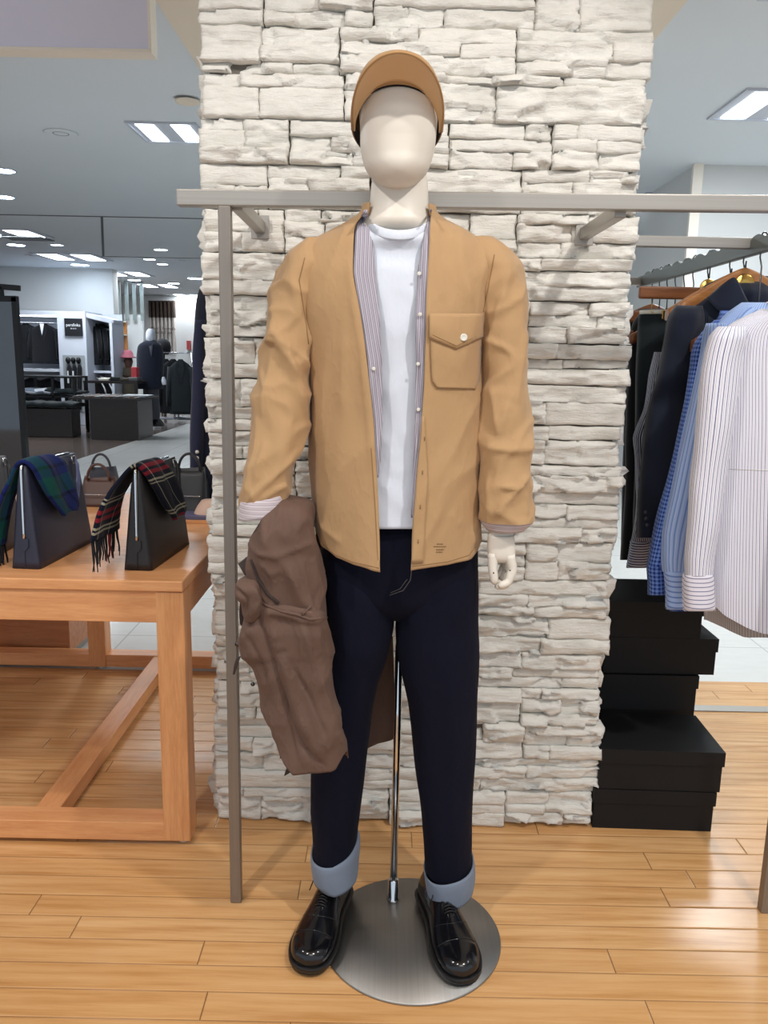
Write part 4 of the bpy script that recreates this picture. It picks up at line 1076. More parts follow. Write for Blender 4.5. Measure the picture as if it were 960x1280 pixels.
# ------------------------------------------------------------------ handbags
def handbag(name, label, a, b, cpt, height, mat, strap, z=TZ, back=0.30, handle_side=1):
    """a,b: front bottom corners (left,right); c: far right bottom corner"""
    a, b, cpt = Vector(a), Vector(b), Vector(cpt)
    ax = (cpt-b).normalized()               # along the bag
    wx = Vector((ax.y, -ax.x, 0))           # towards the right face
    w = abs((b-a).dot(wx)); L = back
    o = (b - wx*w/2); o.z = z
    t = thing(name, label, 'handbag', o)
    def P(s, x, h): return o + ax*s + wx*x + Vector((0, 0, h))
    def hw(h): return (w/2)*(1-h/height)+0.011*(h/height)
    def s0(h): return 0.012*(h/height)
    rings = []
    H = height
    for j in range(15):
        h = H*j/14 if j < 14 else H; k = 1.0
        if j >= 12: k = [0.99, 0.95, 0.90][j-12]
        if j == 0: hh = 0.0
        ring = []
        W_, a0, a1 = hw(h)*k, s0(h)+(1-k)*0.06, L-s0(h)*1.6-(1-k)*0.06
        cr = min(0.010, W_*0.8)
        for sx, cc, (qx, qs) in ((1, 0, (1, 0)), (1, 1, (1, 1)), (-1, 1, (-1, 1)), (-1, 0, (-1, 0))):
            X = qx*(W_-cr); S = (a1-cr) if qs else (a0+cr)
            base = {(1, 0): -math.pi/2, (1, 1): 0, (-1, 1): math.pi/2, (-1, 0): math.pi}[(qx, qs)]
            for q in range(5):
                an = base+math.pi/2*q/4
                ring.append((X+cr*math.cos(an), S+cr*math.sin(an)))
        # densify long sides
        full = []
        for i in range(20):
            p, q2 = ring[i], ring[(i+1) % 20]
            full.append(p)
            if i % 5 == 4:
                for m in range(1, 8): full.append((p[0]+(q2[0]-p[0])*m/8, p[1]+(q2[1]-p[1])*m/8))
        bulge = 0.004*math.sin(math.pi*h/H)
        rings.append([P(s, x+math.copysign(bulge*math.sin(math.pi*max(0, min(1, s/L))), x), h) for x, s in full])
    MB().loft(rings, cap=True).build('body', M[mat], t, bevel=0)
    # gusset zip with pull tab
    MB().tube([P(s0(h)-0.0015, 0, h) for h in [H*0.30+H*0.68*i/14 for i in range(15)]] + [P(0.02+0.02*i, 0, H+0.002) for i in range(int((L-0.05)/0.02))], 0.0042, 8).build('zip', M['chrome'], t)
    pts = [(-0.011, 0.30), (0.011, 0.30), (0.012, 0.22), (0.004, 0.185), (0.0, 0.18), (-0.004, 0.185), (-0.012, 0.22)]
    MB().prism([P(s0(h*H)-0.0015, x, h*H) for x, h in pts], -ax*0.002).build('zip_tab', M[mat], t, bevel=0.0006)
    MB().tube([P(-0.0005, 0.0, H*0.18*i/6+0.004) for i in range(7)], 0.0009, 6).build('gusset_seam', M[mat], t)
    # strap handles
    for sd, mt in ((1, strap), (-1, mat)):
        e = []
        for i in range(17):
            u = i/16
            s = L*(0.40+0.42*u)
            drop = math.sin(math.pi*u)**0.6
            h = H*0.93-0.115*drop
            e.append((s, h))
        rows = []
        for s, h in e:
            x = sd*(hw(h)+0.006+0.006*math.sin(math.pi*(s/L)))
            rows.append((P(s, x, h+0.009), P(s+0.004, x+sd*0.008, h-0.009)))
        ribbon(rows, sub=2, across=3).build('handle', M[mt], t, solid=0.005)
        for s in (L*0.40, L*0.82):
            x = sd*(hw(H*0.95)+0.004)
            MB().tube([P(s-0.011, x, H*0.98), P(s+0.011, x, H*0.98), P(s+0.011, x+sd*0.003, H*0.91), P(s-0.011, x+sd*0.003, H*0.91)], 0.0018, 8, closed=True).build('buckle', M['chrome'], t)
    MB().tube([P(0.045+0.009*math.cos(i*0.6), 0.006*math.sin(i*0.6), H+0.008+0.006*math.sin(i*0.6)) for i in range(11)], 0.0018, 8).build('zip_ring', M['chrome'], t)
    return P, hw, H, L
def scarf(name, label, P, hw, H, rows, mat, side_fringe, group=None, frl=0.078, wave=0.004):
    o = P(0.05, 0, 0)
    t = thing(name, label, 'scarf', o)
    R = []
    for s1, s2, x, h in rows: R.append((P(s1, x, h), P(s2, x, h)))
    ribbon(R, sub=6, across=12, disp=lambda X, u, r: Vector((wave*math.sin(u*9+r*0.7)+0.002*nz(X, (30, 30, 30)), 0, 0.002*math.sin(u*7+r)))).build('scarf_cloth', M[mat], t, solid=0.009)
    n = 22
    a, b = R[0]; rnd = random.Random(5)
    for i in range(n):
        q = a.lerp(b, (i+0.5)/n); dx, dy = rnd.uniform(-0.008, 0.008), rnd.uniform(-0.008, 0.008)
        l = frl*rnd.uniform(0.8, 1.1)
        MB().tube([q+Vector((0, 0, 0.01)), q+Vector((dx*0.4, dy*0.4, -l*0.35)), q+Vector((dx*0.7+0.003*math.sin(i), dy*0.7, -l*0.7)), q+Vector((dx, dy, -l))], [0.0022, 0.0024, 0.002, 0.0014], 6).build('tassel', M['fringe_red' if 11 < i < 17 and mat == 'tartan_red' else 'fringe'], t)
P1, hw1, H1, L1 = handbag('handbag', 'navy leather handbag with silver zip under the green and blue tartan scarf', at(15, 710, Z=TZ), at(50.5, 712, Z=TZ), at(115, 678, Z=TZ), 0.272, 'leather_navy', 'strap_blue', back=0.335)
scarf('scarf', 'green and blue dark tartan wool scarf draped over the navy handbag', P1, hw1, H1,
      [(-0.02, 0.06, -0.085, 0.055), (-0.02, 0.07, -0.078, 0.10), (-0.01, 0.08, -0.062, 0.17), (0.01, 0.10, -0.036, 0.235), (0.015, 0.13, -0.014, 0.278), (0.015, 0.155, 0.008, 0.284), (0.02, 0.18, 0.030, 0.262),
       (0.035, 0.185, 0.042, 0.22), (0.06, 0.20, 0.050, 0.175), (0.09, 0.205, 0.054, 0.14), (0.105, 0.195, 0.056, 0.125)], 'tartan_green', -1)
P2, hw2, H2, L2 = handbag('handbag', 'black leather handbag with silver zip under the red-striped tartan scarf', at(155, 712, Z=TZ), at(190, 714, Z=TZ), at(237, 680, Z=TZ), 0.268, 'leather_black', 'leather_black', back=0.325)
scarf('scarf', 'navy tartan scarf with red and cream stripes and tassels draped over the black handbag', P2, hw2, H2,
      [(-0.05, 0.12, -0.100, 0.085), (-0.045, 0.12, -0.094, 0.12), (-0.035, 0.12, -0.080, 0.17), (-0.01, 0.12, -0.052, 0.225), (0.01, 0.135, -0.018, 0.270), (0.01, 0.15, 0.008, 0.280), (0.02, 0.17, 0.028, 0.255),
       (0.05, 0.20, 0.039, 0.21), (0.09, 0.235, 0.045, 0.16), (0.13, 0.25, 0.049, 0.125), (0.145, 0.235, 0.051, 0.11)], 'tartan_red', -1)
handbag('handbag', 'grey leather handbag partly hidden behind the green tartan scarf', at(-60, 706, Z=TZ), at(-26, 708, Z=TZ), at(40, 672, Z=TZ), 0.262, 'leather_gray', 'leather_black', back=0.30)
# small goods on the second table
Z2 = TZ+0.0005
def small_bag(label, px0, px1, pt, pb, Y, mat, nm='handbag', cat='handbag'):
    a, b = at(px0, pb, Y=Y), at(px1, pb, Y=Y); top = at(px0, pt, Y=Y).z
    t = thing(nm, label, cat, ((a.x+b.x)/2, Y, Z2))
    rings = []
    for j in range(9):
        u = j/8; z = Z2+(top-Z2)*u; w = (b.x-a.x)/2*(1-0.18*u**2); d = 0.06*(1-0.75*u)
        rings.append([Vector(((a.x+b.x)/2+w*spow(math.cos(k*math.pi/12), 0.5), Y+d*spow(math.sin(k*math.pi/12), 0.5), z+0.008*math.cos(k*math.pi/6)*u)) for k in range(24)])
    MB().loft(rings).build('body', M[mat], t)
    MB().tube([Vector(((a.x+b.x)/2+(b.x-a.x)*0.3*math.cos(math.pi*i/12), Y-0.02, top-0.005+0.06*math.sin(math.pi*i/12))) for i in range(13)], 0.005, 8).build('handle', M[mat], t)
    MB().tube([Vector((a.x+0.02, Y-0.055, Z2+(top-Z2)*0.45)), Vector((b.x-0.02, Y-0.055, Z2+(top-Z2)*0.45))], 0.002, 6).build('zip', M['chrome'], t)
small_bag('small brown leather bag standing on the display table between the navy and black handbags', 104, 150, 597, 634, 2.98, 'leather_brown')
small_bag('dark grey knitted pouch behind the small brown leather bag', 112, 150, 584, 632, 3.12, 'grayc', 'pouch', 'pouch')
small_bag('black soft bag on the display table beside the stone column', 218, 262, 585, 650, 2.82, 'leather_black')
# peach sample and stacked boards at the column
bt = thing('sample_boards', 'slate blue and orange boards stacked on the display table by the column', 'boards', (-0.72, 2.72, Z2))
MB().box(-0.86, 2.66, Z2, -0.54, 2.90, Z2+0.010).build('orange_board', M['beech'], bt, bevel=0.001)
MB().box(-0.84, 2.67, Z2+0.0105, -0.55, 2.89, Z2+0.022).build('slate_board', M['blueish'], bt, bevel=0.001)
hm = MB()
shell([(625, 252, 268, 0.03, 2.75), (632, 247, 275, 0.05, 2.75), (642, 242, 278, 0.06, 2.75), (648, 238, 280, 0.055, 2.75), (653.5, 236, 280, 0.04, 2.75)], n=30, step=3, e=2.1, mb=hm, cap=True, capt=True)
tag(hm.build('folded_cloth', M['skin'], None), 'peach coloured folded cloth on the stacked boards beside the column', 'cloth')
# ================================================================== COAT ON THE HIDDEN SIDE OF THE COLUMN
def wr_g(P, fx, fy, py, px): return 0.006*nz(P, (10, 8, 2.5), 41) + 0.003*nz(P, (26, 14, 7), 42)
def pxbar(name, parent, x, y0, y1, z): return MB().tube([(x, y0, z), (x, y1, z)], 0.012, 12).build(name, M['steel'], parent)
lr = thing('clothes_rail', 'steel clothes rail behind the stone column, beside the rear table', 'rail', (-0.50, 3.1, 0))
MB().tube([(-0.42, 2.75, 0), (-0.42, 2.75, 1.62), (-0.42, 3.5, 1.62), (-0.42, 3.5, 0)], 0.012, 10).build('rail_frame', M['steel'], lr)
cj = thing('coat', 'navy long coat hanging at the edge of the stone column', 'coat', (-0.5, 3.0, 0.7))
shell([(352, 256, 300, 0.02, 3.0), (362, 250, 310, 0.05, 3.0), (380, 246, 325, 0.07, 3.0), (420, 243, 330, 0.08, 3.0), (500, 241, 332, 0.09, 3.0), (600, 239, 334, 0.1, 3.0), (640, 239, 334, 0.1, 3.0)], n=40, step=6, disp=wr_g, capt=True).build('coat_body', M['navy'], cj)
shell([(400, 244, 258, 0.03, 2.93), (430, 241.5, 258, 0.04, 2.93), (500, 240, 258, 0.045, 2.93), (560, 238.5, 256, 0.045, 2.93), (594, 238, 255, 0.04, 2.93)], n=30, step=6, disp=wr_g, capt=True, cap=True).build('sleeve', M['navy_lt'], cj)
for y in (565, 572.5):
    MB().lathe([(0.0005, 0), (0.007, 0), (0.007, 0.002), (0.0005, 0.003)], c=at(246.5, y, Y=2.885), n=12, M=RX).build('button', M['button'], cj)
MB().tube([(-0.55+0.02*math.cos(a*0.4), 3.0, 1.60+0.03*math.sin(a*0.4)) for a in range(9)]+[(-0.5, 3.0, 1.5)], 0.002, 6).build('hanger_hook', M['wire'], cj)
# ================================================================== SIDE RACK ON THE RIGHT
SX = 0.972; SZ = 1.612
sr = thing('clothes_rack', 'grey steel garment rack with shirts and jackets, running back beside the stone column', 'rack', (SX, 2.6, 0))
bar((SX, 1.98, SZ), (SX, 3.22, SZ), 0.020, 0.040, M['rail_dark'], 'hanging_bar', sr)
bar((0.607, 2.245, SZ+0.012), (SX+0.012, 2.245, SZ+0.012), 0.024, 0.028, M['steel'], 'cross_bar', sr)
bar((0.56, 3.18, SZ), (SX+0.012, 3.18, SZ), 0.024, 0.028, M['steel'], 'cross_bar', sr)
bar((SX, 1.748, SZ), (SX, 1.99, SZ), 0.024, 0.028, M['steel'], 'link_bar', sr)
bar((0.57, 3.18, 0), (0.57, 3.18, SZ), 0.024, 0.024, M['steel_v'], 'post', sr)
# scalloped hook stops along the top of the bar
for i in range(11):
    y = 2.10+0.10*i
    sc = MB(); sc.prism([Vector((SX-0.0075, y-0.045+0.09*k/8, SZ+0.0195+0.010*math.sin(math.pi*k/8))) for k in range(9)], Vector((0.015, 0, 0)))
    sc.build('hook_stop', M['rail_dark'], sr)
def hanger(label, Y, style='shirt', xc=SX, disc=True, w=0.43, drop=0.0, mat='hanger', yaw=0.0):
    t = thing('clothes_hanger', label, 'hanger', (xc, Y, SZ-0.13-drop), 'wooden hangers on the side rack')
    z = SZ-0.125-drop
    hp = []
    for k in range(15):
        a = math.radians(-70+245*k/14)
        hp.append(Vector((xc+0.020*math.cos(a)*math.sin(yaw)-0.004, Y+0.024*math.cos(a), SZ+0.006+0.024*math.sin(a))))
    hp = hp[::-1]
    hp = [p for p in hp] + [Vector((xc, Y+0.018, SZ-0.030)), Vector((xc, Y+0.004, SZ-0.055)), Vector((xc, Y, z+0.05)), Vector((xc, Y, z+0.01))]
    MB().tube(hp, 0.0021, 8).build('hook', M['wire'], t)
    if style == 'clip':
        m = MB(); m.box(xc-w/2, Y-0.009, z-0.045, xc+w/2, Y+0.009, z-0.008)
        m.build('hanger_bar', M[mat], t, bevel=0.006, segs=3)
        MB().tube([(xc-w*0.40, Y, z-0.045), (xc-w*0.40, Y, z-0.085), (xc+w*0.40, Y, z-0.085), (xc+w*0.40, Y, z-0.045)], 0.002, 8).build('trouser_bar', M['gold'], t)
        for s in (-0.30, -0.18, 0.18, 0.30):
            MB().box(xc+w*s-0.011, Y-0.011, z-0.105, xc+w*s+0.011, Y+0.011, z-0.078).build('clip', M['gold'], t, bevel=0.002)
    else:
        top, bot = [], []
        for k in range(25):
            u = -1+2*k/24; au = abs(u)
            zc = z - 0.078*au**1.25 + 0.004*math.cos(u*3)
            th = 0.026*(1-0.55*au)+0.004
            yy = Y - 0.018*au**2
            top.append(Vector((xc+u*w/2, yy, zc+th))); bot.append(Vector((xc+u*w/2, yy, zc-th)))
        rings = []
        for a, b in zip(top, bot):
            c_ = (a+b)/2; hh = (a.z-b.z)/2; d = 0.008+0.008*abs(a.x-xc)/(w/2)
            rings.append([c_+Vector((0, d*spow(math.cos(q), 0.5), hh*spow(math.sin(q), 0.6))) for q in [2*math.pi*i/16 for i in range(16)]])
        MB().loft(rings).build('hanger_body', M[mat], t)
    if disc:
        MB().lathe([(0.0005, 0), (0.026, 0), (0.028, 0.002), (0.026, 0.004), (0.020, 0.0035), (0.018, 0.005), (0.010, 0.0045), (0.0005, 0.005)], c=(xc-0.004, Y-0.011, z-0.012), n=28, M=RX).build('gold_disc', M['gold'], t)
    return t
def wr_h(P, fx, fy, py, px): return 0.0045*nz(P, (11, 8, 3), 51) + 0.0025*nz(P, (26, 16, 9), 52) + 0.0025*max(0, 1-3*abs(nz(P, (13, 8, 3), 55)))
def garment(name, label, cat, Y, body, sleeve, mat, cuff=None, cmat=None, sdy=-0.055, hyb=0.055, hys=0.045, collar=None, buttons=None, group=None, hem=None, hem0=0, hem1=0, bn='button'):
    z = at(900, body[-1][0], Y=Y).z
    t = thing(name, label, cat, (SX, Y, z), group)
    n = len(body)
    rows = [(r[0], r[1], r[2], (r[3] if len(r) > 3 else hyb)*(0.3 if i == 0 else 1), Y) for i, r in enumerate(body)]
    bo = shell(rows, n=84, step=5, e=2.3, disp=wr_h, capt=True, hem=hem, hem0=hem0, hem1=hem1, persp=True).build('garment_body', M[mat], t)
    so = None
    if sleeve:
        rows = [(r[0], r[1], r[2], hys*(0.4 if i == 0 else 1), Y+sdy) for i, r in enumerate(sleeve)]
        so = shell(rows, n=44, step=5, e=2.2, disp=wr_h, capt=True, persp=True).build('sleeve', M[mat], t)
        # opposite sleeve, mirrored about the rack line
        rows = []
        for i, r in enumerate(sleeve):
            c = 480 + SX/(Y*math.cos(PITCH))*1000
            rows.append((r[0], 2*c-r[2], 2*c-r[1], hys*(0.4 if i == 0 else 1), Y+0.02))
        shell(rows, n=28, step=10, e=2.2, disp=wr_h, capt=True).build('sleeve', M[mat], t)
    if cuff:
        rows = [(r[0], r[1], r[2], hys*0.95, Y+sdy) for r in cuff]
        shell(rows, n=44, step=4, e=2.3, disp=lambda P, fx, fy, py, px: 0.0012*nz(P, (30, 20, 20), 3), persp=True).build('cuff', M[cmat or mat], t, solid=0.002)
    B = bvh(*[o for o in (bo, so) if o])
    if buttons:
        for x, y in buttons:
            MB().lathe([(0.0005, 0), (0.0058, 0), (0.0062, 0.0012), (0.0005, 0.002)], c=hit(B, x, y, 0.002, Y), n=14, M=RX).build(bn, M['button_dk' if cat == 'jacket' else 'button'], t)
    return t, B
# --- nearest shirt: white with navy stripes
g1, B1 = garment('dress_shirt', 'white long-sleeved shirt with navy pinstripes, the front garment on the side rack', 'shirt', 1.93,
    [(386, 952, 1062), (394, 934, 1080), (404, 915, 1096), (418, 902, 1106), (450, 895, 1114), (520, 893, 1118), (600, 890, 1120), (700, 887, 1122), (765, 886, 1122), (793, 886, 1122)],
    [(408, 899, 930), (420, 888, 932), (450, 880, 926), (500, 874, 920), (560, 869, 912), (620, 864, 904), (670, 860, 896), (700, 858, 892), (720, 858, 890)],
    'st_white', [(719, 856, 891), (726, 855, 892), (744, 855, 893), (764, 856, 894)], 'st_white_c', hys=0.040,
    hem=lambda px, fy: (750+max(0, px-886)*1.0 if px < 905 else 769+(px-905)*0.55 if px < 935 else min(793, 785.5+(px-935)*0.35)) if fy < 0.3 else 750, hem0=720, hem1=793, buttons=[(868, 741)])
hanger('wooden hanger carrying the white pinstriped shirt', 1.93, drop=0.075, w=0.34)
m = MB()
seam(B1, [(912, 586), (935, 587), (960, 588), (985, 590)], 0.0006, 0.001, fb=1.87).build('yoke_stitching', M['button'], g1)
ribbon([(at(958, 378, Y=1.90), at(975, 392, Y=1.87)), (at(985, 372, Y=1.9), at(1000, 388, Y=1.87)), (at(1010, 374, Y=1.9), at(1015, 390, Y=1.87))]).build('collar', M['st_white'], g1, solid=0.003)
# --- second shirt, seen below the hem
garment('dress_shirt', 'beige grey striped shirt showing below the white pinstriped shirt hem', 'shirt', 2.03,
    [(402, 944, 1060), (420, 905, 1080), (500, 896, 1090), (600, 892, 1092), (700, 884, 1094), (750, 880, 1096), (797, 880, 1098)],
    None, 'st_beige', hem=lambda px, fy: 775+min(22, max(0, (px-882)*0.45)), hem0=740, hem1=797)
hanger('wooden hanger just behind the white pinstriped shirt', 2.03, disc=False, drop=0.085, w=0.34)
# --- pale blue striped shirt
g3, B3 = garment('dress_shirt', 'pale blue striped shirt between the blue gingham and white shirts', 'shirt', 2.10,
    [(378, 928, 1010), (390, 912, 1030), (410, 895, 1045), (440, 884, 1050), (520, 876, 1054), (620, 866, 1056), (700, 865, 1058), (742, 866, 1060)],
    [(404, 884, 908), (420, 881, 912), (450, 876, 910), (500, 865, 900), (560, 852, 890), (620, 840, 880), (670, 829, 870), (700, 829, 864), (716, 831, 861)],
    'st_blue', [(715, 831, 860), (722, 832, 860), (742, 834, 860), (762, 834, 861)], 'st_blue_c', hys=0.042)
ribbon([(at(921, 399, Y=2.05), at(929, 406, Y=2.03)), (at(930, 388, Y=2.05), at(944, 400, Y=2.03)), (at(937, 383, Y=2.05), at(957, 393, Y=2.03))]).build('collar', M['st_blue'], g3, solid=0.003)
hanger('wooden hanger carrying the pale blue striped shirt', 2.10, disc=False, drop=0.065, w=0.34)
# --- blue gingham shirt
garment('dress_shirt', 'bright blue gingham shirt beside the navy jacket', 'shirt', 2.17,
    [(388, 900, 960), (396, 899, 1000), (410, 888, 1020), (440, 876, 1025), (520, 868, 1030), (620, 850, 1030), (700, 842, 1030), (764, 838, 1030)],
    [(400, 894, 908), (412, 882, 908), (432, 869, 903), (460, 864, 896), (520, 853, 880), (580, 839, 868), (640, 824, 854), (680, 815, 843), (708, 810, 834)],
    'gingham', [(706, 810, 834), (716, 810, 833), (730, 811, 833), (744, 811, 833)], 'gingham', hys=0.036)
hanger('wooden hanger carrying the blue gingham shirt', 2.17, disc=False, drop=0.055, w=0.34)
# --- navy jacket
g5, B5 = garment('suit_jacket', 'navy single-breasted jacket with notched lapel hanging beside the gingham shirt', 'jacket', 2.28,
    [(352, 908, 960), (366, 890, 975), (382, 866, 990), (400, 848, 1000), (430, 842, 1002), (500, 836, 1002), (600, 826, 1002), (668, 820, 1002), (682, 820, 1002)],
    [(382, 846, 878), (396, 838, 880), (420, 833, 878), (460, 825, 872), (500, 813, 864), (545, 804, 856), (590, 801, 850), (630, 799, 843), (660, 798, 834), (672, 798, 830)],
    'navy', hyb=0.065, hys=0.05, buttons=[(807, 640), (807.5, 648), (809, 656)])
hanger('broad amber wooden hanger with brass disc carrying the navy jacket', 2.27, w=0.36, mat='hanger_lt', drop=-0.045)
lp_ = MB(); ribbon([(at(890, 368, Y=2.22), at(884, 372, Y=2.21)), (at(903, 356, Y=2.20), at(898, 388, Y=2.19)), (at(916, 347, Y=2.19), at(916, 392, Y=2.18)), (at(921, 352, Y=2.19), at(938, 386, Y=2.18)), (at(922, 372, Y=2.19), at(926, 384, Y=2.19))],
                   sub=4, across=5, mb=lp_); lp_.build('lapel', M['navy'], g5, solid=0.006)
ribbon([(at(886, 395, Y=2.215), at(904, 408, Y=2.205)), (at(884, 430, Y=2.21), at(908, 425, Y=2.205)), (at(890, 480, Y=2.21), at(904, 470, Y=2.205)), (at(898, 540, Y=2.21), at(903, 530, Y=2.205))], sub=4, across=5).build('lapel', M['navy'], g5, solid=0.005)
# --- second jacket just behind with visible lining
garment('suit_jacket', 'black pinstriped jacket on the brass-disc hanger behind the navy jacket collar', 'jacket', 2.36,
    [(345, 905, 965), (358, 880, 990), (400, 860, 1000), (500, 845, 1000), (640, 845, 1000), (660, 845, 1000)], None, 'blackc', hyb=0.05)
hanger('amber wooden hanger just behind the navy jacket hanger', 2.36, mat='hanger_lt', disc=False, w=0.36, drop=-0.035)
# --- navy/white striped shirt
garment('dress_shirt', 'navy and white narrow striped shirt between the black coat and the navy jacket', 'shirt', 2.46,
    [(400, 850, 950), (430, 832, 955), (500, 822, 955), (600, 812, 955), (690, 806, 955), (700, 806, 955)],
    [(440, 818, 840), (470, 813, 838), (510, 807, 834), (535, 798, 828), (548, 794, 826), (570, 795, 824), (620, 797, 820), (660, 792, 816), (678, 789, 812)],
    'st_navy', [(677, 789, 812), (685, 788, 812), (698, 786, 812), (710, 784, 812)], 'st_navy_c', hys=0.038)
hanger('dark walnut clip hanger with brass disc and trouser bar near the column', 2.52, 'clip', w=0.42, drop=-0.055)
# --- trousers on the clip hanger
tr_ = thing('trousers', 'black green wool trousers clipped to the brass-disc hanger near the column', 'trousers', (SX, 2.56, 0.6))
shell([(391, 800, 905, 0.028, 2.545), (400, 798, 905, 0.032, 2.545), (440, 796, 905, 0.036, 2.545), (560, 794, 905, 0.036, 2.545), (640, 793, 900, 0.036, 2.545), (700, 792, 900, 0.036, 2.545)], n=50, step=6, e=3, disp=wr_h, capt=True).build('trouser_legs', M['teal'], tr_)
shell([(388, 800, 905, 0.030, 2.545), (393, 800, 905, 0.031, 2.545)], n=50, step=2, e=3).build('waistband', M['button'], tr_, solid=0.002)
# --- dark garments deeper in the rack
garment('coat', 'long black wool coat between the trousers and the end of the rack', 'coat', 2.72,
    [(392, 800, 900), (402, 792, 910), (430, 787, 912), (500, 784, 912), (600, 781, 912), (680, 777, 912), (700, 776, 912)], None, 'blackc', hyb=0.06)
garment('suit_jacket', 'dark olive wool jacket seen as a narrow shoulder above the trousers', 'jacket', 2.64,
    [(385, 832, 900), (395, 826, 905), (420, 818, 905), (520, 812, 905), (660, 808, 905)], None, 'olive', hyb=0.04)
garment('coat', 'black coat closest to the far end of the rack', 'coat', 2.88,
    [(386, 800, 880), (396, 790, 890), (440, 784, 890), (560, 780, 890), (690, 776, 890)], None, 'blackc', hyb=0.055)
for i, (Y, lb) in enumerate(((2.64, 'walnut hanger carrying the dark olive jacket'), (2.72, 'walnut hanger carrying the long black coat'), (2.80, 'bare walnut hanger between the two black coats'), (2.88, 'walnut hanger carrying the black coat at the far end'),
                             (2.96, 'bare walnut hanger past the last black coat'), (3.04, 'last bare walnut hanger at the far end of the rack'))):
    hanger(lb, Y, 'clip' if i in (2, 4) else 'shirt', disc=False, w=0.40, drop=0.0 if i in (2, 4, 5) else 0.03)
# ================================================================== BLACK BOXES
def shoebox(label, x0, y0, x1, y1, z, h, rz=0.0, nm='box'):
    c = ((x0+x1)/2, (y0+y1)/2, z)
    t = thing('storage_box', label, 'box', c, 'black lidded boxes stacked beside the column', rz=rz, local=True)
    w, d = (x1-x0)/2, (y1-y0)/2
    MB().box(-w, -d, 0, w, d, h-0.002).build('box_base', M['box'], t, bevel=0.0015)
    lh = min(0.042, h*0.36); e = 0.004; l = MB()
    l.box(-w-e, -d-e, h-0.002, w+e, d+e, h)
    l.box(-w-e, -d-e, h-lh, w+e, -d-e+0.0025, h-0.002); l.box(-w-e, d+e-0.0025, h-lh, w+e, d+e, h-0.002)
    l.box(-w-e, -d-e+0.0025, h-lh, -w-e+0.0025, d+e-0.0025, h-0.002); l.box(w+e-0.0025, -d-e+0.0025, h-lh, w+e, d+e-0.0025, h-0.002)
    l.build('lid', M['box'], t)
    return t
a = math.radians(-1.5)
shoebox('black lidded box on the floor, lower of the two in front', 0.615, 2.070, 0.950, 2.30, 0.0005, 0.122, a)
shoebox('black lidded box resting on the lower front box', 0.622, 2.068, 0.962, 2.30, 0.123, 0.122, a)
hs = [0.118, 0.118, 0.118, 0.118, 0.116]
lbs = ['bottom black box of the tall stack behind', 'second black box from the floor in the tall stack', 'middle black box of the tall stack', 'wider black box jutting out of the tall stack', 'top black box of the tall stack under the shirts']
z = 0.0005
for i, (h, lb) in enumerate(zip(hs, lbs)):
    x1 = 0.975 if i != 3 else 1.035
    shoebox(lb, 0.640 + (0.05 if i == 3 else 0.0), 2.345+0.006*(i % 2), x1+0.004*(i % 3), 2.60, z, h, 0.0)
    z += h+0.0006
# ================================================================== CEILING LAMPS
def troffer(label, x, y, w=0.62, d=0.5, power=60, real=True, n=2):
    t = thing('ceiling_light', label, 'light', (x, y, CEIL-0.01), 'recessed twin ceiling lights')
    f = MB()
    f.box(x-w/2, y-d/2, CEIL-0.014, x+w/2, y-d/2+0.02, CEIL-0.001); f.box(x-w/2, y+d/2-0.02, CEIL-0.014, x+w/2, y+d/2, CEIL-0.001)
    f.box(x-w/2, y-d/2+0.02, CEIL-0.014, x-w/2+0.02, y+d/2-0.02, CEIL-0.001); f.box(x+w/2-0.02, y-d/2+0.02, CEIL-0.014, x+w/2, y+d/2-0.02, CEIL-0.001)
    f.build('frame', M['white_unit'], t)
    MB().box(x-w/2+0.02, y-d/2+0.02, CEIL-0.006, x+w/2-0.02, y+d/2-0.02, CEIL-0.001).build('reflector', M['white_unit'], t)
    tw = (w-0.1)/n*0.62
    for i in range(n):
        cx = x-w/2+w*(i+0.5)/n
        MB().box(cx-tw/2, y-d/2+0.04, CEIL-0.011, cx+tw/2, y+d/2-0.04, CEIL-0.007).build('lamp_tube', M['lamp'], t)
    if real: area('ceiling_light_source', (x, y, CEIL-0.016), w*0.8, d*0.8, power)
    return t
troffer('twin ceiling light beside the top of the stone column', -1.62, 6.25, 0.50, 0.52, 45)
troffer('wide ceiling light at the corner above the shirt rack', 2.38, 5.36, 0.62, 0.60, 50)
def atc(px, py): return at(px, py, Z=CEIL)
q = atc(90, 321); troffer('twin ceiling light over the distant cabinet shop', q.x, q.y, 1.1, 0.9, 52)
q = atc(157, 342); troffer('twin ceiling light above the cabinet shop sign corner', q.x, q.y, 0.95, 0.9, 52)
q = atc(197, 357); troffer('twin ceiling light above the distant mannequin', q.x, q.y, 0.95, 0.9, 52)
q = atc(236, 369); troffer('farthest twin ceiling light close to the back wall', q.x, q.y, 0.9, 0.8, 18)
q = atc(5, 291); troffer('twin ceiling light cut by the frame above the standing mirror', q.x, q.y, 1.1, 0.7, 45)
q = atc(825, 247); troffer('small ceiling light glowing just above the steel rail by the column', q.x, q.y, 0.42, 0.5, 35, n=1)
def downlight(label, px, py, r=0.07, on=True, x=None, y=None):
    p = atc(px, py)
    t = thing('downlight', label, 'light', (p.x, p.y, CEIL-0.012), 'round recessed downlights')
    MB().lathe([(r, -0.001), (r+0.012, -0.001), (r+0.014, -0.006), (r, -0.008)], c=(p.x, p.y, CEIL), n=24, cap=False).build('ring', M['white_unit'], t)
    MB().lathe([(0.0005, -0.003), (r, -0.003)], c=(p.x, p.y, CEIL), n=24).build('lamp_disc', M['lampf'] if on else M['seam'], t)
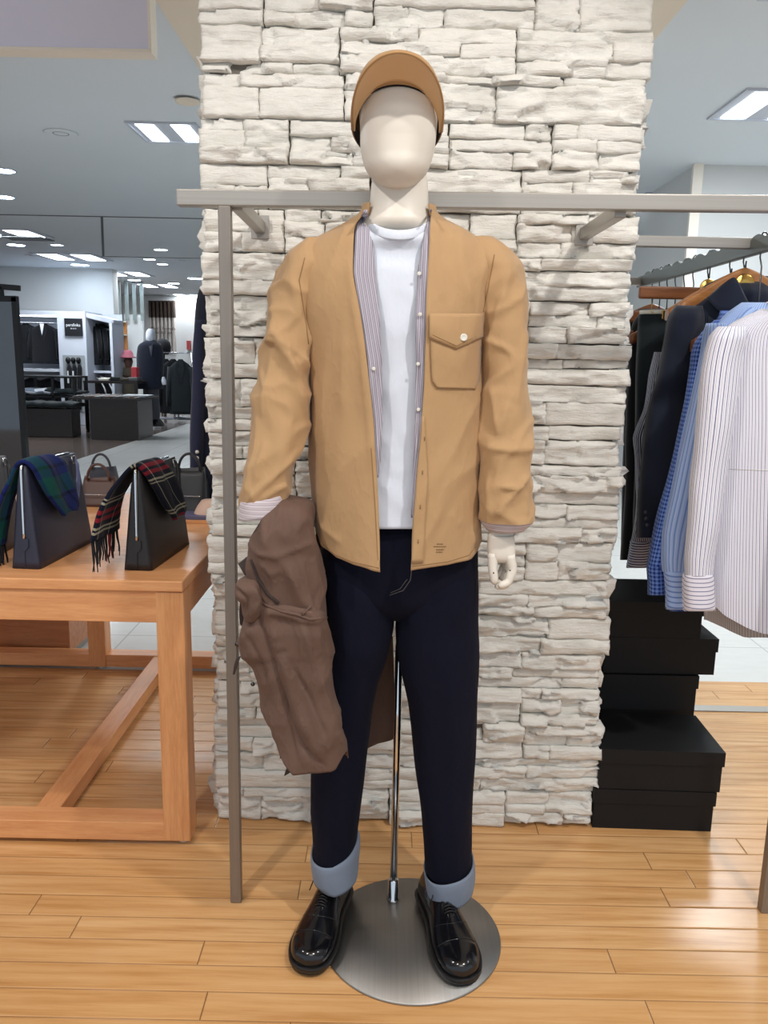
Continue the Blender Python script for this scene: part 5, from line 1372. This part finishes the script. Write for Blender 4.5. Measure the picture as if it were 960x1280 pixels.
for px, py, r, s in ((4, 213, 0.10, 'downlight at the frame edge above the mirror, higher of two'), (5, 246, 0.10, 'downlight at the frame edge above the mirror, lower of two'), (20, 306, 0.13, 'downlight left of the first distant twin light'),
                     (48, 297, 0.12, 'downlight beside the dark ceiling vent'), (100, 331, 0.16, 'downlight below the first distant twin light'), (56, 339, 0.16, 'downlight above the white bulkhead, right one'),
                     (23, 339, 0.16, 'downlight above the white bulkhead, left one'), (71, 306, 0.09, 'small downlight between the vent and twin light'), (187, 324, 0.10, 'small downlight at middle of the ceiling field'),
                     (203, 330, 0.10, 'small downlight near the round ceiling plate'), (217, 354, 0.13, 'downlight above the slatted wall'), (245, 348, 0.18, 'downlight touching the column edge'), (138, 358, 0.13, 'downlight above the sign corner'),
                     (168, 350, 0.14, 'downlight beside the middle twin light'), (190, 372, 0.2, 'downlight over the frosted panels'), (201, 312, 0.10, 'faint downlight high in the ceiling field')):
    downlight(s, px, py, r)
for px, py, s in ((76, 166, 'round flush ceiling plate on the grey ceiling'), (41, 319, 'round flush ceiling plate near the vent'), (228, 325, 'round flush ceiling plate near the column')):
    p = atc(px, py)
    t = thing('ceiling_plate', s, 'ceiling plate', (p.x, p.y, CEIL-0.01), 'flush ceiling plates')
    MB().lathe([(0.0005, -0.006), (0.11, -0.006), (0.125, -0.001)], c=(p.x, p.y, CEIL), n=28).build('plate', M['ceiling'], t)
    MB().lathe([(0.05, -0.0065), (0.055, -0.009), (0.06, -0.0065)], c=(p.x, p.y, CEIL), n=20, cap=False).build('plate_ring', M['wall_gray'], t)
p = atc(33, 297)
tv = thing('ceiling_vent', 'dark slotted ceiling vent between the distant lights', 'vent', (p.x, p.y, CEIL-0.02))
MB().box(p.x-0.3, p.y-0.25, CEIL-0.012, p.x+0.3, p.y+0.25, CEIL-0.001).build('vent_frame', M['seam'], tv)
for k in range(5): MB().box(p.x-0.26, p.y-0.2+0.09*k, CEIL-0.018, p.x+0.26, p.y-0.16+0.09*k, CEIL-0.012).build('vent_slat', M['wall_gray'], tv)
# framed panel hanging from the ceiling
hp = thing('hanging_panel', 'lilac panel in a cream frame hanging from the ceiling in the upper corner', 'panel', (-2.0, 3.22, 2.39))
fr0 = at(190, 66, Y=3.2)
hz, hx1 = fr0.z, fr0.x
MB().box(-3.2, 3.205, hz+0.010, hx1-0.010, 3.26, CEIL-0.001).build('panel_board', M['coffer'], hp)
MB().box(-3.2, 3.195, hz, hx1, 3.275, hz+0.012).build('frame', M['trim'], hp, bevel=0.003)
MB().box(hx1-0.012, 3.195, hz+0.012, hx1, 3.275, CEIL-0.001).build('frame', M['trim'], hp, bevel=0.003)
cp = at(234, 126, Z=CEIL-0.012)
t = thing('downlight', 'warm recessed downlight half hidden by the column edge', 'light', (cp.x, cp.y, CEIL-0.03))
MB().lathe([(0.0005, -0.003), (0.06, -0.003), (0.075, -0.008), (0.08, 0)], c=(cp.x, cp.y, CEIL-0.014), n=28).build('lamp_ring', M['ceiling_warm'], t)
# unseen lamps added to brighten the sales floor, built like the other fittings
for x, y, pw in ((1.9, 3.6, 32), (-4.3, 5.8, 45), (4.4, 4.2, 30)):
    troffer({1.9: 'added unseen twin light over the aisle behind the shirt rack', -4.3: 'added unseen twin light past the hanging lilac panel', 4.4: 'added unseen twin light near the wall beyond the shirt rack'}[x], x, y, 0.6, 0.6, pw)
# ================================================================== STANDING MIRROR
mx = thing('standing_mirror', 'tall standing mirror with a thin black frame beside the handbag table', 'mirror', (-3.1, 6.0, 0))
def mp(px, py, Y): return at(px, py, Y=Y)
A0, A1 = mp(22, 372, 6.0), mp(35, 560, 6.0)
xr0, xr1, ztop = A0.x, A1.x, A0.z
def mpane(y0, y1, x_in, ztop, mat, name, inset=0.0):
    mb = MB(); L = -1.2
    vs = [Vector((xr1-x_in, y0, 0.03)), Vector((xr1-x_in+L, y0+0.0, 0.03)), Vector((xr0-x_in+L, y0, ztop)), Vector((xr0-x_in, y0, ztop))]
    return mb.prism(vs, Vector((0, y1-y0, 0))).build(name, M[mat], mx)
mpane(5.99, 6.0, 0.03, ztop-0.03, 'mirror', 'glass')
mpane(6.003, 6.02, 0.0, ztop, 'black_metal', 'backing')
MB().prism([Vector((xr1, 5.97, 0)), Vector((xr1-0.035, 5.97, 0)), Vector((xr0-0.035, 5.97, ztop)), Vector((xr0, 5.97, ztop))], Vector((0, 0.05, 0))).build('frame_side', M['black_metal'], mx)
MB().box(xr0-1.2, 5.97, ztop-0.03, xr0, 6.02, ztop+0.01).build('frame_top', M['black_metal'], mx)
bar((xr0-0.35, 6.05, ztop+0.09), (xr0+0.0, 6.05, ztop+0.07), 0.03, 0.04, M['black_metal'], 'top_arm', mx)
bar((xr0-0.14, 6.05, 0), (xr0-0.14, 6.05, ztop+0.08), 0.03, 0.03, M['black_metal'], 'rear_post', mx)
# ================================================================== CABINET SHOP
wu = thing('display_cabinet', 'white open display cabinet with lit bays of dark suits and black sign', 'cabinet', (-6.6, 14.9, 0))
CY = 14.8
def bx(x0, x1, z0, z1, y0, y1, name, mat, par): return MB().box(x0, y0, z0, x1, y1, z1).build(name, M[mat], par)
xL, xA, xB, xC = -7.7, at(74, 450, Y=CY).x, at(109, 450, Y=CY).x, at(144, 450, Y=CY+0.4).x
zt = at(90, 389, Y=CY).z
bx(xL, xB, zt-0.08, zt, CY, CY+0.9, 'top_panel', 'white_unit', wu)
bx(xA, xB, 0, zt-0.08, CY, CY+0.05, 'front_panel', 'white_unit', wu)
bx(xA, xA+0.06, 0, zt-0.08, CY+0.05, CY+0.9, 'divider', 'white_unit', wu)
bx(xB-0.05, xB, 0, zt-0.08, CY+0.05, CY+0.9, 'divider', 'white_unit', wu)
bx(xL, xC, 0, zt, CY+0.9, CY+0.95, 'back_panel', 'white_unit', wu)
bx(xC-0.05, xC, 0, zt-0.18, CY+0.3, CY+0.9, 'side_panel', 'white_unit', wu)
MB().prism([Vector((xB-0.05, CY, zt-0.09)), Vector((xC, CY+0.4, zt-0.20)), Vector((xC, CY+0.9, zt-0.20)), Vector((xB-0.05, CY+0.9, zt-0.09))], Vector((0, 0, 0.08))).build('top_panel', M['white_unit'], wu)
zs = at(50, 461, Y=CY).z
bx(xL, xA, zs-0.05, zs, CY+0.05, CY+0.9, 'shelf', 'white_unit', wu)
bx(xB, xC-0.05, zs-0.06, zs-0.02, CY+0.3, CY+0.9, 'shelf', 'white_unit', wu)
MB().tube([(xL, CY+0.4, zt-0.2), (xA, CY+0.4, zt-0.2)], 0.02, 8).build('hanging_rod', M['chrome'], wu)
MB().tube([(xB, CY+0.5, zt-0.28), (xC-0.05, CY+0.6, zt-0.30)], 0.02, 8).build('hanging_rod', M['chrome'], wu)
MB().box(xL, CY+0.06, zt-0.10, xA, CY+0.16, zt-0.085).build('strip_lamp', M['lamp'], wu)
zs0, zs1 = at(90, 420, Y=CY).z, at(90, 398, Y=CY).z
sx0, sx1 = at(81.5, 410, Y=CY).x, at(103.5, 410, Y=CY).x
sg = bx(sx0, sx1, zs0, zs1, CY-0.03, CY-0.002, 'sign_panel', 'sign', wu)
def text(body, loc, size, mat, par, name, rx=math.pi/2, sx=1.0):
    cu = bpy.data.curves.new(name, 'FONT'); cu.body = body; cu.size = size; cu.extrude = 0.002; cu.align_x = 'CENTER'
    tmp = bpy.data.objects.new('tmp_text', cu); COL.objects.link(tmp)
    bpy.context.view_layer.update()
    me = bpy.data.meshes.new_from_object(tmp.evaluated_get(bpy.context.evaluated_depsgraph_get())); me.name = name
    bpy.data.objects.remove(tmp); bpy.data.curves.remove(cu)
    me.materials.clear(); me.materials.append(M[mat]); o = bpy.data.objects.new(name, me); COL.objects.link(o)
    o.location = loc; o.rotation_euler = (rx, 0, 0); o.scale = (sx, 1, 1)
    if par: 
        o.parent = par
        if par.name in INV: o.matrix_parent_inverse = INV[par.name]
    return o
text('persfinka', ((sx0+sx1)/2, CY-0.034, zs0+0.17), 0.075, 'lettering', sg, 'sign_lettering', sx=0.95)
text('m e n', ((sx0+sx1)/2, CY-0.034, zs0+0.12), 0.045, 'lettering', sg, 'sign_lettering')
zn0, zn1 = at(90, 515, Y=CY).z, at(90, 444, Y=CY).z
bx(at(80, 470, Y=CY).x, at(107, 470, Y=CY).x, zn0, zn1, CY-0.015, CY-0.001, 'niche_board', 'wall_gray', wu)
def jacket(label, x, Y, zt_, zb, w, mat='blackc', d=0.11, neck=None, grp=None, nm='suit_jacket', cat='jacket', shirt=None):
    t = thing(nm, label, cat, (x, Y, zb), grp)
    rings = []
    prof = [(0.0, 0.16), (0.03, 0.28), (0.08, 0.62), (0.14, 0.90), (0.22, 1.0), (0.5, 0.97), (0.8, 1.0), (1.0, 1.04)]
    for u, s in cat_rom([(a*100, b) for a, b in prof], 6):
        u /= 100; z = zt_+(zb-zt_)*u
        rings.append([Vector((x+w/2*s*spow(math.cos(2*math.pi*k/28), 0.75)*(1+0.02*nz((k, u*4, 0))), Y+d*min(1, s)*spow(math.sin(2*math.pi*k/28), 0.8)*(0.55+0.45*min(1, u*5)), z)) for k in range(28)])
    MB().loft(rings).build('jacket_body', M[mat], t)
    for sd in (-1, 1):
        pts = [(x+sd*w*0.44, Y-0.02, zt_+(zb-zt_)*0.14), (x+sd*w*0.52, Y-0.04, zt_+(zb-zt_)*0.5), (x+sd*w*0.54, Y-0.06, zt_+(zb-zt_)*0.86)]
        MB().tube([Vector(p) for p in pts], [w*0.11, w*0.10, w*0.085], 12).build('sleeve', M[mat], t)
        MB().prism([Vector((x+sd*w*0.03, Y-d-0.012, zt_+(zb-zt_)*0.45)), Vector((x+sd*w*0.10, Y-d*0.8-0.01, zt_+(zb-zt_)*0.03)), Vector((x+sd*w*0.20, Y-d-0.010, zt_+(zb-zt_)*0.16))], Vector((0, 0.008, 0))).build('lapel', M[mat], t)
    if shirt:
        MB().prism([Vector((x-w*0.08, Y-d*0.85-0.012, zt_-0.01)), Vector((x+w*0.08, Y-d*0.85-0.012, zt_-0.01)), Vector((x, Y-d-0.014, zt_+(zb-zt_)*0.3))], Vector((0, 0.004, 0))).build('shirt_front', M['st_white'], t)
    return t
zj, zjb = at(50, 404, Y=CY+0.4).z, at(50, 456, Y=CY+0.4).z
j1 = at(56, 430, Y=CY+0.4).x; j2 = at(36, 430, Y=CY+0.4).x
jacket('black suit jacket with pale shirt front in the upper bay beside the sign', j1, CY+0.42, zj, zjb+0.02, 0.50, grp='suits in the cabinet bays', shirt=True)
jacket('black suit jacket in the upper bay next to the mirror edge', j2-0.06, CY+0.46, zj, zjb+0.02, 0.50, grp='suits in the cabinet bays')
for i, px in enumerate((113, 119, 126)):
    x = at(px, 430, Y=CY+0.5).x
    jacket(['black suit jacket in the angled bay closest to the sign', 'black suit jacket in the middle of the angled bay', 'black suit jacket at the outer end of the angled bay'][i], x, CY+0.42+0.10*i, at(px, 404, Y=CY+0.5).z, at(px, 456, Y=CY+0.5).z, 0.42, grp='suits in the cabinet bays', d=0.07)
# trousers hanging on the niche board
for i, px in enumerate((86.5, 93, 99.5)):
    x = at(px, 450, Y=CY).x
    t = thing('belt_display', ['dark hanging belt set on the niche below the sign, left of three', 'dark hanging belt set on the niche below the sign, middle of three', 'dark hanging belt set on the niche below the sign, right of three'][i], 'belts', (x, CY-0.04, zn0), 'hanging belt sets below the sign')
    MB().lathe([(0.0005, 0.07), (0.035, 0.05), (0.045, 0.0), (0.03, -0.03), (0.02, -0.05)], c=(x, CY-0.06, zn1-0.10), n=16).build('hook_ball', M['black_metal'], t)
    shell([(456, px-1.4, px+1.4, 0.02, CY-0.05), (460, px-3, px+3, 0.03, CY-0.05), (480, px-2.8, px+2.8, 0.03, CY-0.05), (512, px-2.4, px+2.4, 0.03, CY-0.05)], n=16, step=4, cap=True, capt=True).build('belts', M['blackc'], t)
    if i < 2: MB().box(x-0.012, CY-0.10, zn1-0.50, x+0.012, CY-0.085, zn1-0.28).build('price_tag', M['lettering'], t)
# lower bays: pale hangers with dark clothes
for i, px in enumerate((34, 56)):
    x = at(px, 490, Y=CY+0.3).x
    jacket(['dark folded-over jacket in the lower bay beside the mirror', 'dark jacket on a pale hanger in the lower bay below the suits'][i], x, CY+0.5, zs-0.18, 0.35, 0.45, grp='jackets in the lower cabinet bays')
for i, px in enumerate((112, 122, 131)):
    x = at(px, 490, Y=CY+0.5).x
    jj = jacket(['dark jacket with pale hanger in the lower angled bay, nearest the sign', 'dark jacket with pale hanger in the middle of the lower angled bay', 'dark jacket with pale hanger at the outer end of the lower angled bay'][i], x, CY+0.55, zs-0.14, 0.42, 0.40, grp='jackets in the lower cabinet bays', d=0.07)
    MB().tube([Vector((x-0.05, CY+0.44, zs-0.12)), Vector((x+0.08, CY+0.42, zs-0.18)), Vector((x+0.16, CY+0.42, zs-0.34)), Vector((x+0.19, CY+0.42, zs-0.45))], 0.014, 8).build('hanger_arm', M['lettering'], jj)
# ------------------------------------------------------------------ black shelf rack with folded knitwear and block
SY = 12.9
t = thing('shelf_rack', 'black metal shelf rack in front of the cabinet shop', 'rack', (-5.5, SY, 0))
x0, x1 = at(27, 480, Y=SY).x, at(93, 480, Y=SY).x; xm = at(66, 480, Y=SY).x
zA, zB = at(60, 470, Y=SY).z, at(60, 493, Y=SY).z
for x in (x0, xm, x1):
    MB().box(x-0.02, SY-0.02, 0, x+0.02, SY+0.02, zA).build('upright', M['black_metal'], t)
    MB().box(x-0.02, SY+0.5, 0, x+0.02, SY+0.54, zA).build('upright', M['black_metal'], t)
MB().box(x0, SY-0.02, zA-0.03, x1, SY+0.54, zA).build('shelf', M['black_metal'], t)
MB().box(x0, SY-0.02, zB-0.05, x1, SY+0.54, zB-0.02).build('shelf', M['black_metal'], t)
t = thing('display_block', 'low black display block carrying folded jeans on the brown floor', 'block', (-5.5, 12.4, 0))
MB().box(at(27, 540, Y=12.6).x, 12.5, 0, at(94, 540, Y=12.6).x, 12.85, at(60, 510, Y=12.6).z).build('body', M['darkwood'], t, bevel=0.01)
for i, (px, py, Y, mt, lb) in enumerate(((40, 507, 12.6, 'teal', 'folded green grey trousers lying on the low block, beside the mirror'), (78, 507, 12.6, 'teal', 'folded green grey trousers lying on the low block, beside the counter'),
                                         (36, 489, SY+0.2, 'denim_in', 'pale grey folded shirt on the middle shelf beside the mirror'), (52, 488, SY+0.2, 'white_t', 'white folded shirt on the middle shelf'), (80, 489, SY+0.2, 'teal', 'dark folded knitwear on the middle shelf below the sign'))):
    c_ = at(px, py, Y=Y)
    m = MB(); rings = []
    for j in range(7):
        u = -1+2*j/6; hgt = 0.05*(1-abs(u)**3*0.6)
        rings.append([c_+Vector((0.34*u+0.02*math.sin(j), 0.22*spow(math.cos(a_*math.pi/8), 0.6), hgt*spow(math.sin(a_*math.pi/8), 0.6)+0.012*math.sin(j*2))) for a_ in range(16)])
    m.loft(rings); zb_ = zB-0.02 if Y > 12.8 else at(60, 510, Y=12.6).z
    o = m.build('folded_trousers' if i < 2 else 'folded_shirt', M[mt], None)
    o.location.z = zb_-(c_.z-0.062); tag(o, lb, 'trousers' if i < 2 else 'shirt')
# ------------------------------------------------------------------ dark counter with tie tray
cA, cB, cC = at(115, 549, Z=0), at(172, 551, Z=0), at(188, 545, Z=0)
zc = at(140, 500, Y=12.3).z
t = thing('display_counter', 'dark brown block counter with neckties laid on top beside the aisle', 'counter', (cB.x-0.4, cB.y+0.3, 0))
m = MB(); pA, pB, pC = Vector((cA.x, 12.3, 0)), Vector((cB.x, 12.3, 0)), Vector((cC.x+0.02, 13.1, 0)); pD = pA+(pC-pB)
m.prism([pA, pD, pC, pB], Vector((0, 0, zc))); m.build('counter_body', M['darkwood2'], t, bevel=0.004)
m = MB(); m.prism([pA+Vector((0.0, -0.004, 0)), pA+Vector((0, -0.012, 0)), pB+Vector((0, -0.012, 0)), pB+Vector((0, -0.004, 0))], Vector((0, 0, zc))); m.build('front_panel', M['darkwood'], t)
m = MB(); e1, e2 = Vector((-0.30, -0.05, 0)), Vector((0.06, -0.05, 0))
m.prism([pA+e1, pD+Vector((-0.30, 0.05, 0)), pC+Vector((0.10, 0.05, 0)), pB+e2], Vector((0, 0, 0.03)))
tt = m.build('counter_top', M['darkwood'], t); tt.location.z += zc
rnd = random.Random(11)
ties = [(80, 74, 70), (36, 38, 52), (104, 96, 90), (84, 46, 36), (140, 134, 130), (44, 60, 80), (120, 72, 42), (22, 22, 28)]
TM = [plain('silk_tie_%d' % i, c_, 0.5, bump=0.2) for i, c_ in enumerate(ties)]
tl = ['grey', 'slate', 'stone', 'rust', 'silver', 'blue grey', 'copper', 'black']
for i in range(14):
    u = (i+0.5)/14; p_ = (pA+e1).lerp(pB+e2, u)+Vector((0.04, 0.05, zc+0.036))
    m = MB(); m.prism([p_+Vector((-0.028, 0, 0)), p_+Vector((0, -0.03, 0)), p_+Vector((0.028, 0, 0)), p_+Vector((0.022, 0.62, 0.01)), p_+Vector((-0.022, 0.62, 0.01))], Vector((0, 0, 0.014)))
    o = m.build('necktie', TM[i % 8], None); tag(o, '%s silk necktie on the dark counter, %s' % (tl[i % 8], 'towards the shelf rack end' if i < 8 else 'towards the mannequin end'), 'necktie', 'neckties on the dark counter')
t = thing('open_book', 'white open booklet lying at the counter end next to the distant mannequin', 'booklet', pB+Vector((0.0, 0.3, zc)))
MB().box(pB.x-0.26, 12.45, zc+0.06, pB.x+0.12, 12.70, zc+0.075).build('page_block', M['lettering'], t)
# small second table and goods behind the counter
t = thing('side_table', 'small dark table with folded knitwear between counter and cabinet', 'table', (-5.0, 14.2, 0))
xs0, xs1 = at(112, 480, Y=14.2).x, at(178, 480, Y=14.2).x; zz_ = at(150, 476, Y=14.2).z
MB().box(xs0, 13.9, zz_-0.04, xs1, 14.5, zz_).build('tabletop', M['darkwood'], t)
for x in (xs0+0.03, xs1-0.03):
    for y in (13.93, 14.47): MB().box(x-0.025, y-0.025, 0, x+0.025, y+0.025, zz_-0.04).build('leg', M['darkwood'], t)
for i, (px, c_, lb) in enumerate(((132, 'button', 'yellow green folded knit on the small dark table'), (146, 'teal', 'dark folded knit on the small dark table'), (158, 'olive', 'olive folded knit on the small dark table'), (168, 'leather_gray', 'grey folded knit on the small dark table'))):
    q_ = at(px, 474, Y=14.1)
    o = MB().box(q_.x-0.09, 14.0, zz_+0.001, q_.x+0.09, 14.25, zz_+0.05+0.02*(i % 2)).build('folded_knitwear', M[c_], None, bevel=0.015); tag(o, lb, 'knitwear')
hx = at(160, 440, Y=15.6)
t = thing('hat_stand', 'dark display bust wearing a pink hat behind the counter', 'hat stand', (hx.x, 15.6, 0))
MB().tube([(hx.x, 15.6, 0), (hx.x, 15.6, hx.z-0.3)], [0.16, 0.10], 12).build('stand', M['olive'], t)
MB().lathe([(0.0005, 0.12), (0.06, 0.11), (0.09, 0.06), (0.10, 0.0), (0.16, -0.02), (0.15, -0.03)], c=(hx.x, 15.6, hx.z-0.08), n=24).build('hat', M['pink'], t)
MB().lathe([(0.0005, 0.10), (0.07, 0.08), (0.085, 0), (0.06, -0.09), (0.04, -0.16), (0.12, -0.28)], c=(hx.x, 15.6, hx.z-0.18), n=20).build('bust', M['leather_brown'], t)
rx_ = at(150, 485, Y=14.6)
o = MB().box(at(162, 480, Y=14.0).x, 13.7, at(162, 487, Y=14).z, at(169, 480, Y=14).x, 13.86, at(162, 473, Y=14).z+0.05).build('gift_box', M['red'], None, bevel=0.01); tag(o, 'dark red box standing beside the distant mannequin hand', 'box')
o.location.z = -at(162, 487, Y=14).z + zc*0 + zz_*0 + 0
o.location.z = zz_ - at(162, 487, Y=14).z + 0.002; o.location.y = 0.4
# ------------------------------------------------------------------ distant mannequin
DY = 14.6
dm = thing('mannequin', 'distant white mannequin in a navy coat standing behind the counter', 'mannequin', (at(190, 533, Y=DY).x, DY, 0))
md = MB()
shell([(411, 186, 191, 0.06, DY), (414, 183.5, 193, 0.09, DY), (421, 182.5, 194, 0.11, DY), (427, 184, 193, 0.09, DY), (430, 186, 191, 0.06, DY), (436, 185, 193, 0.07, DY)], n=20, step=1, mb=md, cap=True, capt=True)
md.build('head', M['white_t'], dm)
for a_, b_ in ((173, 181), (202, 207.5)):
    shell([(471, a_+1, b_-2, 0.04, DY-0.1), (476, a_, b_, 0.05, DY-0.1), (481, a_+1, b_, 0.03, DY-0.1)], n=14, step=1, cap=True, capt=True).build('hand', M['white_t'], dm)
shell([(483, 179, 198, 0.1, DY), (500, 180, 199, 0.10, DY), (515, 188, 200, 0.09, DY), (527, 190, 199, 0.08, DY)], n=20, step=3, cap=True, capt=True).build('trousers', M['grayc'], dm)
shell([(524, 190, 200, 0.08, DY-0.05), (529, 190, 204, 0.12, DY-0.08), (532.5, 190, 206, 0.13, DY-0.1)], n=16, step=1, cap=True, capt=True).build('shoe', M['shoe'], dm)
shell([(425, 182, 194, 0.07, DY), (427.5, 179, 197, 0.12, DY), (430, 175, 200, 0.15, DY), (434, 172.5, 202.5, 0.16, DY), (450, 171, 204.5, 0.17, DY), (470, 171.5, 204, 0.17, DY), (486, 172, 203, 0.17, DY)], n=28, step=2, cap=True, capt=True).build('coat', M['navy'], dm)
ribbon([(at(185.5, 429.5, Y=DY-0.13), at(191, 429.5, Y=DY-0.13)), (at(187.2, 437, Y=DY-0.175), at(190.6, 437, Y=DY-0.175)), (at(189, 446, Y=DY-0.18), at(189.4, 446, Y=DY-0.18))], sub=3, across=3).build('shirt_front', M['grayc'], dm, solid=0.01)
# ------------------------------------------------------------------ coat rack behind
KY = 16.2
t = thing('coat_rack', 'chrome coat rack of long dark coats behind the distant mannequin', 'rack', (at(225, 520, Y=KY).x, KY, 0))
xa, xb = at(203, 520, Y=KY).x, at(242, 520, Y=KY).x; zk = at(220, 441, Y=KY).z
MB().tube([(xa, KY, 0.08), (xa, KY, zk), (xb, KY, zk), (xb, KY, 0.08)], 0.025, 8).build('rack_frame', M['chrome'], t)
for x in (xa+0.3, xb-0.25):
    MB().tube([(x-0.35, KY-0.25, 0.06), (x+0.35, KY-0.25, 0.06)], 0.022, 8).build('foot', M['white_unit'], t)
    MB().tube([(x, KY-0.3, 0.06), (x, KY+0.3, 0.06)], 0.022, 8).build('foot', M['white_unit'], t)
    MB().tube([(x, KY-0.2, 0.06), (x, KY-0.2, 0.5)], 0.02, 8).build('foot_post', M['white_unit'], t)
for i, (px, w) in enumerate(((208, 0.50), (220, 0.50), (232, 0.46))):
    x = at(px, 480, Y=KY).x
    jacket(['long black coat at the mannequin end of the chrome rack', 'long black coat in the middle of the chrome rack', 'long dark grey coat at the column end of the chrome rack'][i], x, KY-0.17*i, zk-0.12, at(220, 516, Y=KY).z, w, ['blackc', 'blackc', 'teal'][i], 0.07, grp='long coats on the chrome rack', nm='coat', cat='coat')
hx = at(204, 434, Y=17.2)
t = thing('hat', 'round black hat displayed behind the distant mannequin shoulder', 'hat', (hx.x, 17.2, hx.z-0.25))
MB().lathe([(0.0005, 0.18), (0.08, 0.165), (0.14, 0.11), (0.165, 0.0), (0.15, -0.1), (0.10, -0.15)], c=hx, n=28).build('hat_crown', M['blackc'], t)
MB().tube([(hx.x, 17.2, 0), (hx.x, 17.2, hx.z-0.14)], 0.03, 8).build('stand', M['wire'], t)
# ------------------------------------------------------------------ slatted wall decoration with lettering
WY = 22.55
for i in range(7):
    px = 188.3+4.83*i; a_, b_ = at(px, 376, Y=WY), at(px, 397, Y=WY)
    t = thing('wall_slat', ['first vertical slat of the dark slatted panel, from the frosted panels', 'second vertical slat of the slatted panel', 'third vertical slat of the slatted panel', 'middle vertical slat of the slatted panel', 'fifth vertical slat of the slatted panel', 'sixth vertical slat of the slatted panel', 'last vertical slat of the slatted panel, closest to the column'][i], 'slat', (a_.x, WY, b_.z), 'vertical slats on the back wall')
    MB().box(a_.x-0.030, WY-0.12, b_.z, a_.x+0.030, WY+0.049, a_.z).build('dark_slat', M['slatbrown'], t)
    lo_ = at(px, 441, Y=WY).z
    MB().box(a_.x-0.024, WY-0.10, lo_, a_.x+0.024, WY+0.049, b_.z).build('pale_slat', M['slatlight'], t)
text("Men's Formals", (at(204, 411, Y=WY-0.14).x, WY-0.14, at(204, 412.5, Y=WY).z), 0.115, 'slatbrown', None, 'wall_lettering')
tag(bpy.data.objects['wall_lettering'], "dark wall lettering reading Men's Formals across the slats", 'lettering')
o = text('Suit & Coat', (at(204, 416, Y=WY-0.14).x, WY-0.14, at(204, 417.3, Y=WY).z), 0.105, 'slatbrown', None, 'wall_lettering')
tag(o, 'smaller dark wall lettering line below the larger one on the slats', 'lettering')
o = MB().box(at(236, 432, Y=WY).x-0.03, WY-0.12, at(236, 437, Y=WY).z, at(238.5, 432, Y=WY).x, WY+0.049, at(236, 426, Y=WY).z).build('fire_extinguisher_sign', M['red'], None); tag(o, 'small red sign on the back wall beside the column', 'sign')
# warm shelving glimpsed between the cabinet and white panel
t = thing('shelving', 'warm lit wooden shelving beside the cabinet shop, near the back wall', 'shelving', (at(150, 420, Y=17.8).x, 17.8, 0))
xa, xb = at(145, 420, Y=17.8).x, at(155, 420, Y=17.8).x
MB().box(xa, 18.0, 0, xb, 18.05, 2.0).build('back_panel', M['hanger_lt'], t)
for z_ in (0.5, 0.9, 1.3, 1.7, 1.98): MB().box(xa, 17.6, z_, xb, 18.0, z_+0.03).build('shelf', M['trim'], t)
structure(MB().box(at(155, 400, Y=18.6).x, 18.6, 0, at(178, 400, Y=18.6).x, 18.7, at(165, 393, Y=18.6).z), 'wall_white_panel', M['wall'])
